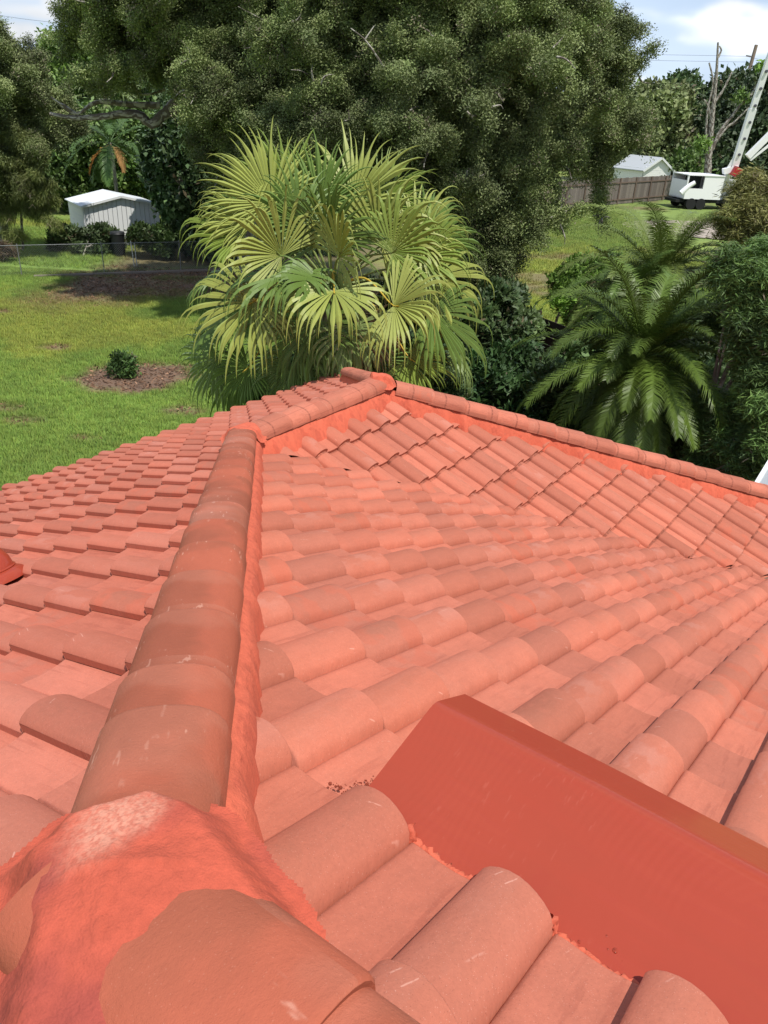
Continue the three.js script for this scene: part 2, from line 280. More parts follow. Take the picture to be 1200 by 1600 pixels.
// left slope
const aJ = J.clone().sub(N0).dot(SA.e1), aP = P.clone().sub(N0).dot(SA.e1), aQ = Q.clone().sub(N0).dot(SA.e1);
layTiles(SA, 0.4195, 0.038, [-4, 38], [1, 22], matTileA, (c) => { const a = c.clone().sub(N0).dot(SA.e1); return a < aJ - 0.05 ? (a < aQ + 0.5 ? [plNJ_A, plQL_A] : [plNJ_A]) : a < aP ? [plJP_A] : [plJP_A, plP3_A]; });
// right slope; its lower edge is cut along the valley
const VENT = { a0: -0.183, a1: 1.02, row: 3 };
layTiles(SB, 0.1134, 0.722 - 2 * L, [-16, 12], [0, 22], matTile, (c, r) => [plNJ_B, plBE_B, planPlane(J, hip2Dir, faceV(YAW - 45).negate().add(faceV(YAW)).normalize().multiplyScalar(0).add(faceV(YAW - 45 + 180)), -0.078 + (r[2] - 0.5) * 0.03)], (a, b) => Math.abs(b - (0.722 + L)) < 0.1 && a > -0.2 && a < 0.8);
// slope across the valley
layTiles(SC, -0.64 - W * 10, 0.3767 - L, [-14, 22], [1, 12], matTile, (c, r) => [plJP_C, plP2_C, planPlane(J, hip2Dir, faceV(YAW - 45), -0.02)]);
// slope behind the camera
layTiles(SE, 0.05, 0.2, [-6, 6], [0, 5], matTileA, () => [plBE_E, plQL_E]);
allTiles.sort((p, q) => q.score - p.score);
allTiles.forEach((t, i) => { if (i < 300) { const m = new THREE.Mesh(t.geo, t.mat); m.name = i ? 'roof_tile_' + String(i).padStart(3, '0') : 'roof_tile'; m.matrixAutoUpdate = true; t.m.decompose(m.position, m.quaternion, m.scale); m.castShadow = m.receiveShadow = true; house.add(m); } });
{
  const by = new Map(); allTiles.slice(300).forEach((t) => { if (!by.has(t.mat)) by.set(t.mat, []); by.get(t.mat).push((t.geo.index ? t.geo.toNonIndexed() : t.geo.clone()).applyMatrix4(t.m)); });
  const mats = [...by.keys()], geos = mats.map((m) => mergeGeometries(by.get(m))), all = mergeGeometries(geos, true), mesh = new THREE.Mesh(all, mats); mesh.name = 'roof_tiles'; mesh.userData.kind = 'stuff'; mesh.castShadow = mesh.receiveShadow = true; house.add(mesh);
}
console.log('tiles', allTiles.length);

// roof deck, eaves, walls
function polyGeo(pts, n, off) { const q = pts.map((p) => p.clone().addScaledVector(n, off)), pos = []; for (let i = 1; i + 1 < q.length; i++) pos.push(q[0], q[i], q[i + 1]); const g = new THREE.BufferGeometry().setFromPoints(pos); g.computeVertexNormals(); return g; }
const along = (p, d, k) => p.clone().addScaledVector(d, k);
const eA3 = along(P, dirAz(YAW - 45, -T / Math.SQRT2), DROP_A * Math.SQRT2), eAL = along(Q, hipLeft, DROP_Q * Math.SQRT2), eV = along(J, hip2Dir, DROP_A * Math.SQRT2), eP2 = along(P, hip2Dir, DROP_A * Math.SQRT2);
const rEnd = along(Q, ridBE, 6.5), eB = along(rEnd, dirAz(YAW, -T), DROP_Q), eE = along(rEnd, dirAz(YAW + 180, -T), DROP_Q);
part(house, 'roof_deck', [polyGeo([J, P, eA3, eAL, Q], SA.n, -0.075), polyGeo([Q, rEnd, eB, eV, J], SB.n, -0.075), polyGeo([J, eV, eP2, P], SC.n, -0.075), polyGeo([Q, eAL, eE, rEnd], SE.n, -0.075)], matFelt);
part(house, 'roof_slope', [polyGeo([P, eP2, eA3], SD.n, -0.02)], std(0.5, 0.18, 0.13));
{
  const ring = [eA3, eAL, eE, eB, eV, eP2], f = [], w = [], cen = along(J, ridBE, 1);
  for (let i = 0; i < ring.length; i++) { const a = ring[i], b = ring[(i + 1) % ring.length]; f.push(beam(a.clone().setY(a.y - 0.16), b.clone().setY(b.y - 0.16), 0.04, 0.2)); const ia = a.clone().lerp(cen, 0.09).setY(1.12), ib = b.clone().lerp(cen, 0.09).setY(1.12); w.push(beam(ia, ib, 0.2, 2.24)); }
  part(house, 'fascia', f, matFascia); part(house, 'wall', w, matStucco);
}

// ridge and hip caps
function capGeo(hw = 0.12, hh = 0.085, len = 0.40, seed = 1) {
  const n = 14, ys = [0, 0.2, len - 0.012, len - 0.004, len], pos = [], uv = [], idx = [], u0 = h3(seed, 1, 1), v0 = h3(seed, 2, 2);
  const cs = []; for (let i = 0; i <= n; i++) { const a = Math.PI * (i / n), e = 0.78; cs.push([-Math.sign(Math.cos(a)) * Math.pow(Math.abs(Math.cos(a)), e) * hw, Math.pow(Math.sin(a), e) * hh]); }
  const rows = ys.map((y, k) => ({ y, s: mix(0.945, 1, y / len) - (k === 4 ? 0.045 : k === 3 ? 0.012 : 0) }));
  rows.forEach((r) => cs.forEach((c, i) => { pos.push(c[0] * r.s, r.y, c[1] * r.s - (1 - r.s) * 0.01); uv.push(u0 + i / n * 0.34, v0 + r.y); }));
  for (let j = 0; j < rows.length - 1; j++) for (let i = 0; i < n; i++) { const a = j * (n + 1) + i; idx.push(a, a + n + 1, a + 1, a + 1, a + n + 1, a + n + 2); }
  const b = pos.length / 3; cs.forEach((c, i) => { pos.push(c[0] * 0.955, len, c[1] * 0.955, c[0] * 0.84, len - 0.003, c[1] * 0.80); uv.push(u0 + i * 0.02, v0, u0 + i * 0.02, v0 + 0.02); });
  for (let i = 0; i < n; i++) { const a = b + i * 2; idx.push(a, a + 1, a + 2, a + 1, a + 3, a + 2); }
  const g = new THREE.BufferGeometry(); g.setAttribute('position', new THREE.Float32BufferAttribute(pos, 3)); g.setAttribute('uv', new THREE.Float32BufferAttribute(uv, 2)); g.setIndex(idx); g.computeVertexNormals(); return g;
}
const capGeos = [...Array(6).keys()].map((k) => capGeo(0.12, 0.085, 0.40, k + 3));
const CR = rng(99);
// caps laid along a line; the end at +direction is the exposed, raised end
function capRow(from, dir, s0, n, ex, mats, lat = 0, base = 0.062, pick, tall = 1) {
  const d = dir.clone().normalize(), side = new THREE.Vector3(d.x, 0, d.z).normalize().cross(Y).normalize(), up = side.clone().cross(d).normalize(); if (up.y < 0) { up.negate(); side.negate(); }
  for (let i = 0; i < n; i++) {
    const tilt = new THREE.Matrix4().makeRotationX(0.032 + (CR() - 0.5) * 0.012), M = new THREE.Matrix4().makeBasis(new THREE.Vector3().crossVectors(d, up), d, up);
    const pos = from.clone().addScaledVector(d, s0 + i * ex).addScaledVector(side, lat + (CR() - 0.5) * 0.004).addScaledVector(up, base);
    const w = new THREE.Matrix4().makeTranslation(pos.x, pos.y, pos.z).multiply(M).multiply(tilt).multiply(new THREE.Matrix4().makeRotationZ((CR() - 0.5) * 0.018)).multiply(new THREE.Matrix4().makeScale(tall > 1.1 ? 1.07 : tall > 1 ? 1.13 : 1, 1, tall));
    const m = new THREE.Mesh(capGeos[Math.floor(CR() * 6)], mats[pick ? pick(i) : Math.floor(CR() * mats.length)]); m.name = numbered('ridge_cap'); toHouse.clone().multiply(w).decompose(m.position, m.quaternion, m.scale); m.castShadow = m.receiveShadow = true; house.add(m);
  }
}
const k1 = Math.hypot(1, T / Math.SQRT2);
// near hip: joints seen at 0.745 + 0.332 i along the plan
capRow(N0, hipDir, (0.745 - 0.332 * 2) * k1 - 0.055 + 0.16, 1, 0.345, [matCapBrown[0]], -0.014);
capRow(N0, hipDir, (0.745 - 0.332) * k1 - 0.055, 15, 0.3447, matCapBrown, -0.014, 0.062, (i) => [0, 1, 0, 2, 0, 3, 1, 0, 2, 1, 0, 1, 3, 0, 1][i]);
capRow(J, ridDir, 0.06, 5, 0.347, matCap, 0, 0.042, null, 1.22);
capRow(P, hip2Dir, 0.12, 15, 0.347, matCap, 0, 0.042, null, 1.22);
capRow(P, dirAz(YAW - 45, -T / Math.SQRT2), 0.12, 8, 0.347, matCap, 0, 0.062);
capRow(Q, ridBE, -0.10, 10, 0.36, [matCapBrown[0], matCapBrown[2]], 0.012, 0.066, null, 1.002);
capRow(Q, hipLeft, 0.22, 8, 0.347, [matCapBrown[1], matCapBrown[0]], 0, 0.062);

// mortar bedding along both sides of the caps
function mortarStrip(from, dir, len, sgn, slopeFall, w0, w1, seed, s0 = 0, lat = 0, flush = 0) {
  const d = dir.clone().normalize(), side = new THREE.Vector3(d.x, 0, d.z).normalize().cross(Y).normalize().multiplyScalar(sgn), n = Math.ceil(len / 0.018), pos = [], uv = [], idx = [], m = 7;
  for (let i = 0; i <= n; i++) {
    const s = s0 + i / n * len, jag = (fbm(s * 9, seed, 0, 3) - 0.5), jag2 = fbm(s * 26, seed + 5, 2, 3) - 0.5;
    for (let k = 0; k <= m; k++) {
      const t = k / m, x = mix(0.085, mix(w0, w1, 0.5) + (w1 - w0) * jag * 1.6 + jag2 * (flush ? 0.016 : 0.03), t), bulge = Math.sin(t * Math.PI) * 0.014;
      const yy = (flush ? (t < 0.8 ? mix(0.078, 0.052, t / 0.8) : mix(0.052, -0.05, (t - 0.8) / 0.2)) : mix(0.082, -0.05, Math.pow(t, 1.0))) - slopeFall * x * mix(0.4, 1, t) + bulge + (fbm(s * 22, t * 3, seed, 3) - 0.5) * 0.009 * Math.sin(Math.min(1, t * 1.2) * Math.PI);
      const p = from.clone().addScaledVector(d, s).addScaledVector(side, x + lat * sgn).addScaledVector(Y, yy); pos.push(p.x, p.y, p.z); uv.push(s, t * 0.16 + seed * 0.31);
    }
  }
  for (let i = 0; i < n; i++) for (let k = 0; k < m; k++) { const a = i * (m + 1) + k; idx.push(a, a + m + 1, a + 1, a + 1, a + m + 1, a + m + 2); }
  const g = new THREE.BufferGeometry(); g.setAttribute('position', new THREE.Float32BufferAttribute(pos, 3)); g.setAttribute('uv', new THREE.Float32BufferAttribute(uv, 2)); g.setIndex(idx); g.computeVertexNormals(); return g;
}
const fall = T * Math.SQRT1_2;
const strip = (n, ...a) => { const m = part(house, numbered(n), mortarStrip(...a), matMortar); return m; };
strip('mortar_bed', N0, hipDir, 5.55 * k1, 1, fall, 0.158, 0.18, 1, 0.1, -0.014, 1); strip('mortar_bed', N0, hipDir, 5.5 * k1, -1, fall, 0.12, 0.15, 2, 0.1, -0.014);
strip('mortar_bed', J, ridDir, 1.9, 1, T, 0.17, 0.235, 3); strip('mortar_bed', J, ridDir, 1.9, -1, T, 0.14, 0.18, 4);
strip('mortar_bed', P, hip2Dir, 5.1, 1, fall, 0.145, 0.21, 5); strip('mortar_bed', P, hip2Dir, 5.1, -1, fall, 0.14, 0.18, 6);
strip('mortar_bed', P, dirAz(YAW - 45, -T / Math.SQRT2), 3, 1, fall, 0.14, 0.18, 7); strip('mortar_bed', P, dirAz(YAW - 45, -T / Math.SQRT2), 3, -1, fall, 0.14, 0.18, 8);
strip('mortar_bed', Q, ridBE, 3.4, 1, T, 0.14, 0.17, 9, 0, 0, 1); strip('mortar_bed', Q, ridBE, 3.4, -1, T, 0.14, 0.165, 10, 0, 0, 1);
strip('mortar_bed', Q, hipLeft, 3, 1, fall, 0.13, 0.17, 11); strip('mortar_bed', Q, hipLeft, 3, -1, fall, 0.13, 0.17, 12);
// a mortar cap over a place where caps meet: a height field over the plan, above the caps inside its ragged outline and under them outside
const patchUV = (() => { const d = ray(182, 1272), t = (Q.y + 0.15 - CAM_H) / d.y; return [(d.x * t - Q.x) / 0.86 + 0.5, 0.5 - (d.z * t - Q.z) / 0.86]; })();
const matMortarPatch = std(1, 1, 1, 0.88, { map: (() => { const n = 1024; return dataTex(n, (u, v, i, j) => {
  const a = fbm(u * 12, v * 12, 5, 4), b = fbm(u * 60, v * 60, 8, 3), f = h3(i, j, 4), k = 0.82 + 0.22 * a + 0.26 * (b - 0.5) + 0.16 * (f - 0.5);
  const old = step(0.4, 0.62, fbm(u * 4 + 2, v * 4, 14, 4)); let r = mix(0.47, 0.33, old) * k, g = mix(0.088, 0.062, old) * k, bb = mix(0.047, 0.042, old) * k;
  const dx = u - patchUV[0], dy = v - patchUV[1], sc = step(0.10, 0.015, Math.hypot(dx * 1.15 - dy * 0.3, dy * 0.8) + (fbm(u * 16, v * 16, 3, 3) - 0.5) * 0.07) * (0.45 + 0.55 * step(0.2, 0.7, fbm(u * 190, v * 150, 77, 3)));
  r = mix(r, 0.60, sc * 0.8); g = mix(g, 0.28, sc * 0.8); bb = mix(bb, 0.19, sc * 0.8); return [g2(r), g2(g), g2(bb)]; }, true); })(), bumpMap: rubbleTex, bumpScale: 0.006 });
function capHeight(p, from, dir, s0) { // top of a cap row at a plan point, or -1
  const d = dir.clone().normalize(), hd = new THREE.Vector3(d.x, 0, d.z), hl = hd.length(); hd.normalize(); const rel = p.clone().sub(from).setY(0), s = rel.dot(hd) / hl, x = Math.abs(rel.clone().addScaledVector(hd, -rel.dot(hd)).length());
  if (s < s0) return -9; const base = from.y + d.y * s + 0.066 + 0.008, q = x / 0.12; return q >= 1 ? -9 : base + 0.085 * Math.pow(1 - Math.pow(q, 2 / 0.78), 0.78 / 2);
}
function blob(center, arms, inside, size, res, name, lift, mat, ragged = 1, dome0 = 0.145) {
  const n = Math.round(size / res), N1 = n + 1, pos = [], uv = [], idx = [], cap = new Float32Array(N1 * N1), hs = new Float32Array(N1 * N1), ins = new Float32Array(N1 * N1), pt = (i, j) => new THREE.Vector3(center.x + (i / n - 0.5) * size, center.y, center.z + (j / n - 0.5) * size);
  for (let j = 0; j <= n; j++) for (let i = 0; i <= n; i++) {
    const p = pt(i, j), rl = Math.hypot(p.x - center.x, p.z - center.z); let h = -9; for (const a of arms) h = Math.max(h, capHeight(p, a[0], a[1], a[2]));
    cap[j * N1 + i] = h; hs[j * N1 + i] = Math.max(h, center.y + dome0 - 0.2 * rl - 0.16 * rl * rl);
    ins[j * N1 + i] = inside(p) + ragged * ((fbm(p.x * 14, p.z * 14, 3, 3) - 0.5) * 0.04 + (fbm(p.x * 60, p.z * 60, 9, 2) - 0.5) * 0.008);
  }
  let a = hs, b = new Float32Array(N1 * N1); const r = Math.max(1, Math.round(0.022 / res));   // trowelled smooth
  for (let pass = 0; pass < 3; pass++) { for (const [di, dj] of [[1, 0], [0, 1]]) { for (let j = 0; j <= n; j++) for (let i = 0; i <= n; i++) { let t = 0, c = 0; for (let k = -r; k <= r; k++) { const ii = i + k * di, jj = j + k * dj; if (ii >= 0 && jj >= 0 && ii <= n && jj <= n) { t += a[jj * N1 + ii]; c++; } } b[j * N1 + i] = t / c; } [a, b] = [b, a]; } }
  for (let j = 0; j <= n; j++) for (let i = 0; i <= n; i++) { const p = pt(i, j), q = j * N1 + i, h = Math.max(a[q], cap[q] > a[q] - 0.02 ? a[q] * 0.15 + cap[q] * 0.85 : -9), e = step(-0.03, 0.03, ins[q]); pos.push(p.x, h + mix(-0.04, lift, e) + ((fbm(p.x * 26, p.z * 26, 13, 4) - 0.5) * 0.004 + (fbm(p.x * 8, p.z * 8, 14, 2) - 0.5) * 0.010) * e, p.z); uv.push(i / n, 1 - j / n); }
  for (let j = 0; j < n; j++) for (let i = 0; i < n; i++) { const q = j * N1 + i; if (Math.min(ins[q], ins[q + 1], ins[q + N1], ins[q + N1 + 1]) > -0.05) idx.push(q, q + N1, q + 1, q + 1, q + N1, q + N1 + 1); }
  const g = new THREE.BufferGeometry(); g.setAttribute('position', new THREE.Float32BufferAttribute(pos, 3)); g.setAttribute('uv', new THREE.Float32BufferAttribute(uv, 2)); g.setIndex(idx); g.computeVertexNormals(); return part(house, numbered(name), g, mat);
}
function inPoly(poly) { return (p) => { // signed distance (inside positive) to a polygon in x,z
  let s = 1e9, c = false; for (let i = 0, j = poly.length - 1; i < poly.length; j = i++) { const [xi, zi] = poly[i], [xj, zj] = poly[j], ex = xj - xi, ez = zj - zi, t = clamp(((p.x - xi) * ex + (p.z - zi) * ez) / (ex * ex + ez * ez)); s = Math.min(s, Math.hypot(p.x - xi - ex * t, p.z - zi - ez * t)); if ((zi > p.z) !== (zj > p.z) && p.x < (xj - xi) * (p.z - zi) / (zj - zi) + xi) c = !c; } return c ? s : -s; }; }
// outline of the near mortar, as places on the height of the cap tops
const outl = [[105, 1262], [235, 1222], [330, 1264], [380, 1330], [450, 1420], [480, 1500], [400, 1560], [300, 1600], [260, 1680], [240, 1800], [-60, 1800], [10, 1560], [28, 1480], [22, 1330]].map(([x, y]) => { const d = ray(x, y), t = (Q.y + 0.125 - CAM_H) / d.y; return [d.x * t, d.z * t]; });
blob(Q, [[Q, hipDir, 0.02], [Q, hipLeft, 0.02]], inPoly(outl), 0.86, 0.0045, 'mortar_cap', 0.014, matMortarPatch, 0.6, 0.156);
const rad = (c, r) => (p) => r - Math.hypot(p.x - c.x, p.z - c.z);
blob(J, [[J, ridDir, -0.1], [J, hipDir.clone().negate(), -0.1]], rad(J, 0.14), 0.5, 0.01, 'mortar_cap', 0.008, matMortar);
blob(P, [[P, ridDir.clone().negate(), -0.1], [P, hip2Dir, -0.1], [P, dirAz(YAW - 45, -T / Math.SQRT2), -0.1]], rad(P, 0.12), 0.5, 0.008, 'mortar_cap', 0.004, matMortar, 0.6);

// sloping metal vent let into the right slope
{
  const paint = new THREE.MeshPhysicalMaterial({ roughness: 0.65, specularIntensity: 0.25, clearcoat: 0.3, clearcoatRoughness: 0.06, side: THREE.DoubleSide, map: dataTex(1024, (u, v, i, j) => { const k = 0.95 + 0.07 * fbm(u * 5, v * 5, 3, 3, 5) + 0.05 * (fbm(u * 4, v * 60, 7, 3, 4) - 0.5), s = 0.6 * step(0.72, 0.84, fbm(u * 150, v * 40, 13, 3, 150)) * step(0.52, 0.65, fbm(u * 6, v * 6, 23, 2, 6)); return [g2(mix(0.325, 0.46, s * 0.3) * k), g2(mix(0.043, 0.12, s * 0.3) * k), g2(mix(0.019, 0.075, s * 0.3) * k)]; }, true), bumpMap: dataTex(512, (u, v) => 0.6 * fbm(u * 5, v * 5, 1, 3, 5) + 0.07 * (0.5 + 0.5 * Math.sin(60 * Math.hypot(u - 0.6, v - 0.85) * 6.28 + 3 * fbm(u * 4, v * 4, 3, 2, 4))) * step(0.45, 0.7, fbm(u * 4, v * 4, 5, 2, 4)) + 0.1 * fbm(u * 60, v * 60, 8, 2, 60), false), bumpScale: 0.003 });
  const vent = new THREE.Group(); vent.name = 'roof_vent'; vent.userData.label = 'smooth red painted metal roof vent sloping up from the tiles'; const vp = SB.pt(0.4, 0.72); vent.position.copy(vp).applyMatrix4(toHouse); house.add(vent); house.updateMatrixWorld(true);
  const sec = [[0.70, -0.052], [0.952, 0.1405], [0.962, 0.1468], [0.973, 0.1505], [0.985, 0.1518], [1.002, 0.1508], [1.128, 0.1405], [1.148, 0.130], [1.15, 0.120]], a0 = VENT.a0, a1 = VENT.a1, pos = [], uv = [], idx = [], nA = 24;
  for (let i = 0; i <= nA; i++) { const a = mix(a0, a1, i / nA), tuck = 0; sec.forEach(([b, h]) => { const p = SB.pt(a, b + tuck, h + 0.0015 * Math.sin(a * 9) * step(0.7, 0.85, b)); pos.push(p.x, p.y, p.z); uv.push(a, b); }); }
  for (let i = 0; i < nA; i++) for (let k = 0; k < sec.length - 1; k++) { const m = sec.length, a = i * m + k; idx.push(a, a + 1, a + m, a + 1, a + m + 1, a + m); }
  let g = new THREE.BufferGeometry(); g.setAttribute('position', new THREE.Float32BufferAttribute(pos, 3)); g.setAttribute('uv', new THREE.Float32BufferAttribute(uv, 2)); g.setIndex(idx);
  // keep the long faces flat and the fold round
  const gs = []; for (const [k0, k1_] of [[0, 1], [1, 5], [5, 6], [6, 8]]) { const p2 = [], u2 = [], i2 = []; const w = k1_ - k0 + 1; for (let i = 0; i <= nA; i++) for (let k = k0; k <= k1_; k++) { const a = (i * sec.length + k); p2.push(pos[a * 3], pos[a * 3 + 1], pos[a * 3 + 2]); u2.push(uv[a * 2], uv[a * 2 + 1]); } for (let i = 0; i < nA; i++) for (let k = 0; k < w - 1; k++) { const a = i * w + k; i2.push(a, a + w, a + 1, a + 1, a + w, a + w + 1); } const q = new THREE.BufferGeometry(); q.setAttribute('position', new THREE.Float32BufferAttribute(p2, 3)); q.setAttribute('uv', new THREE.Float32BufferAttribute(u2, 2)); q.setIndex(i2); q.computeVertexNormals(); gs.push(q); }
  part(vent, 'cover', gs, paint);
  const side = (a, o) => { const pts = [[0.70, -0.06], ...sec.slice(1).map(([b, h]) => [b, h - 0.002]), [1.15, -0.06]].map(([b, h]) => SB.pt(a + o, b, h)), c = []; for (let i = 1; i + 1 < pts.length; i++) c.push(pts[0], pts[i], pts[i + 1]); const q = new THREE.BufferGeometry().setFromPoints(c); q.computeVertexNormals(); return q; };
  part(vent, 'side_wall', [side(a0, 0.003)], paint); part(vent, 'side_wall', [side(a1, -0.003)], paint);
  const R = rng(5), dr = []; for (const [x, y, r] of [[905, 1472, 0.0042], [948, 1463, 0.0048], [950, 1484, 0.004], [961, 1486, 0.0062], [972, 1502, 0.003], [692, 1224, 0.0035], [1128, 1390, 0.002], [1010, 1430, 0.002], [1160, 1590, 0.003], [900, 1334, 0.0018], [907, 1355, 0.0018]]) { const S2 = SB, [a, b] = onSlope(S2, x, y, 0.05); const d = ray(x, y), o = camera.position.clone(), nrm = S2.n.clone().multiplyScalar(0.816).addScaledVector(S2.e2, -0.578), p0 = S2.pt(0, 0.70, -0.052), t = p0.sub(o).dot(nrm) / d.dot(nrm), p = o.addScaledVector(d, t); const s = new THREE.SphereGeometry(r, 12, 8); s.scale(1, 0.8, 1); s.translate(p.x, p.y, p.z); dr.push(s); }
  part(vent, 'paint_blister', dr, paint);
  // ragged sealant along the tile ends
  const bead = []; for (let c = -1; c < 3; c++) { const a1 = 0.1134 + c * W, pts = []; for (let k = 9; k < PROF.length - 1; k++) pts.push(SB.pt(a1 + PROF[k][0], 0.722 + 0.008 + (R() - 0.5) * 0.007, PROF[k][1] - 0.010 + (R() - 0.5) * 0.006)); bead.push(limb(pts, 0.010, 0.006, 8, 0.6, 40 + c)); }
  part(vent, 'sealant_bead', bead, matMortar);
  // crumbs of mortar where the tiles meet the vent
  const cr = []; for (let i = 0; i < 170; i++) { const t = R(), a = i < 110 ? -0.20 + (R() - 0.5) * 0.035 - 0.05 * (1 - t) * R() : -0.18 + R() * 1.1, b = i < 110 ? 0.74 + t * 0.16 : 0.727 + R() * 0.012, r = 0.0012 + R() * R() * 0.004, s = new THREE.IcosahedronGeometry(r, 0); s.rotateX(R() * 6); s.rotateZ(R() * 6); const p = SB.pt(a, b, i < 110 ? -0.036 + 0.012 * R() : -0.03 + 0.006 * R()); s.translate(p.x, p.y, p.z); cr.push(s); }
  part(vent, 'mortar_crumbs', cr, matMortar).userData.kind = 'stuff';
  // round hood on the left slope
  const [ha, hb] = onSlope(SA, -20, 905, 0.0), hood = new THREE.Group(); hood.name = 'vent_hood'; hood.userData.label = 'round red painted vent hood on the left slope'; hood.position.copy(SA.pt(ha, hb)).applyMatrix4(toHouse); house.add(hood); house.updateMatrixWorld(true);
  const lathe = new THREE.LatheGeometry([[0.19, -0.03], [0.18, 0.004], [0.15, 0.012], [0.137, 0.02], [0.135, 0.03], [0.128, 0.07], [0.105, 0.115], [0.07, 0.142], [0.03, 0.153], [0.0, 0.155]].map(([x, y]) => new THREE.Vector2(x, y)), 36); lathe.rotateX(Math.PI / 2); lathe.applyMatrix4(new THREE.Matrix4().makeBasis(SA.e1, SA.e2, SA.n).setPosition(SA.pt(ha, hb, 0.01)));
  part(hood, 'dome', [lathe], paint);
  const rim = new THREE.TorusGeometry(0.138, 0.006, 8, 40); rim.applyMatrix4(new THREE.Matrix4().makeBasis(SA.e1, SA.e2, SA.n).setPosition(SA.pt(ha, hb, 0.032))); part(hood, 'rim', [rim], paint);
}

// ------------------------------------------------------------------ ground
const bush0 = onGround(193, 590), fenceA = onGround(-120, 437), fenceB = onGround(330, 421);
const fenceDir = fenceB.clone().sub(fenceA).normalize();
function fenceDist(x, z) { const rx = x - fenceA.x, rz = z - fenceA.z; return rx * -fenceDir.z + rz * fenceDir.x; } // positive beyond? sign handled below
const fSign = Math.sign(fenceDist(0, 0)) || 1;
function soilAt(x, z) { // 0 grass .. 1 bare mulch
  const n = fbm(x * 0.9, z * 0.9, 4, 4), n2 = fbm(x * 2.6, z * 2.6, 8, 3);
  let m = 0; const dx = x - bush0.x - 0.25, dz = z - bush0.z, c = 0.93, s0 = -0.36, ex = dx * c + dz * s0, ez = -dx * s0 + dz * c;
  m = Math.max(m, step(1.15, 0.75, Math.hypot(ex / 1.55, ez / 1.15) + (n2 - 0.5) * 0.55));
  const fd = fenceDist(x, z) * fSign; // metres this side of the fence
  const under0 = 1, under = step(-1.4, 0.3, fd) * step(6.4, 3.4, fd + (n - 0.5) * 4) * step(-13.6, -10.2, x + (n - 0.5) * 2.5) * step(2, -2, x);
  m = Math.max(m, under * under0 * clamp(0.8 + 1.4 * (n - 0.42)));
  const beyond = step(0, -1, fd) * step(-12.5, -10.8, x) * step(-9, -4, fd); m = Math.max(m, beyond * 0.8 * step(2, -2, x));
  for (const [px, pz, r] of [[-8.6, -16.0, 0.55], [-4.6, -16.4, 0.5], [-7.7, -15.3, 0.4], [-6.2, -14.6, 0.35], [-9.2, -20.6, 0.5], [-12.2, -24, 0.6], [-10.8, -18.6, 0.5]]) m = Math.max(m, 0.8 * step(1.2, 0.3, Math.hypot(x - px, (z - pz) * 1.4) / r + (n2 - 0.5) * 1.2));
  m = Math.max(m, step(-1.5, 0.5, x) * step(-24, -21, z) * step(16, 13, x)); if (z < -30 && x > 3) m = Math.max(m, 0.75 * step(0.53, 0.68, fbm(x * 0.22, z * 0.35, 31, 4)));
  return clamp(m);
}
function lawnColor(x, z) {
  const a = fbm(x * 0.22, z * 0.22, 2, 4), b = fbm(x * 1.2, z * 1.2, 6, 3), y = step(0.50, 0.66, a * 0.75 + b * 0.25 + 0.10 * Math.exp(-Math.pow((x + 12) / 4, 2) - Math.pow((z + 23) / 3.2, 2)));
  let c = [mix(0.185, 0.25, y), mix(0.29, 0.305, y), mix(0.048, 0.05, y)]; const k = 0.78 + 0.44 * b; c = c.map((v) => v * k);
  const far = step(-34, -50, z) * 0.35; c = [mix(c[0], 0.15, far), mix(c[1], 0.165, far), mix(c[2], 0.05, far)];
  const s = soilAt(x, z), sc = [0.165, 0.102, 0.066].map((v) => v * (0.75 + 0.5 * fbm(x * 5, z * 5, 12, 3)));
  return [mix(c[0], sc[0], s), mix(c[1], sc[1], s), mix(c[2], sc[2], s)];
}
{
  const n = 300, pos = [], col = [], uv = [], idx = [], warp = (t) => Math.sign(t) * (26 * Math.abs(t) + 900 * Math.pow(Math.abs(t), 5));
  for (let j = 0; j <= n; j++) for (let i = 0; i <= n; i++) { const x = warp(i / n * 2 - 1) - 2, z = warp(j / n * 2 - 1) - 26, c = lawnColor(x, z); pos.push(x, 0.05 * (fbm(x * 0.5, z * 0.5, 3, 3) - 0.5), z); col.push(...c); uv.push(x / 3, z / 3); }
  for (let j = 0; j < n; j++) for (let i = 0; i < n; i++) { const a = j * (n + 1) + i; idx.push(a, a + n + 1, a + 1, a + 1, a + n + 1, a + n + 2); }
  const g = new THREE.BufferGeometry(); g.setAttribute('position', new THREE.Float32BufferAttribute(pos, 3)); g.setAttribute('color', new THREE.Float32BufferAttribute(col, 3)); g.setAttribute('uv', new THREE.Float32BufferAttribute(uv, 2)); g.setIndex(idx); g.computeVertexNormals();
  const m = new THREE.Mesh(g, new THREE.MeshStandardMaterial({ vertexColors: true, roughness: 1, map: dataTex(512, (u, v, i, j) => { const k = 0.55 + 0.5 * fbm(u * 24, v * 24, 3, 4, 24) + 0.25 * (h3(i, j, 6) - 0.5) + 0.2 * fbm(u * 3, v * 3, 9, 2, 3); return g2(k * 0.95); }, true), bumpMap: dataTex(256, (u, v, i, j) => 0.6 * fbm(u * 40, v * 40, 3, 3, 40) + 0.4 * h3(i, j, 4), false), bumpScale: 0.03 })); m.name = 'ground'; m.receiveShadow = true; scene.add(tag(m, 'green lawn and bare earth round the house', 'ground', null, 'structure'));
}
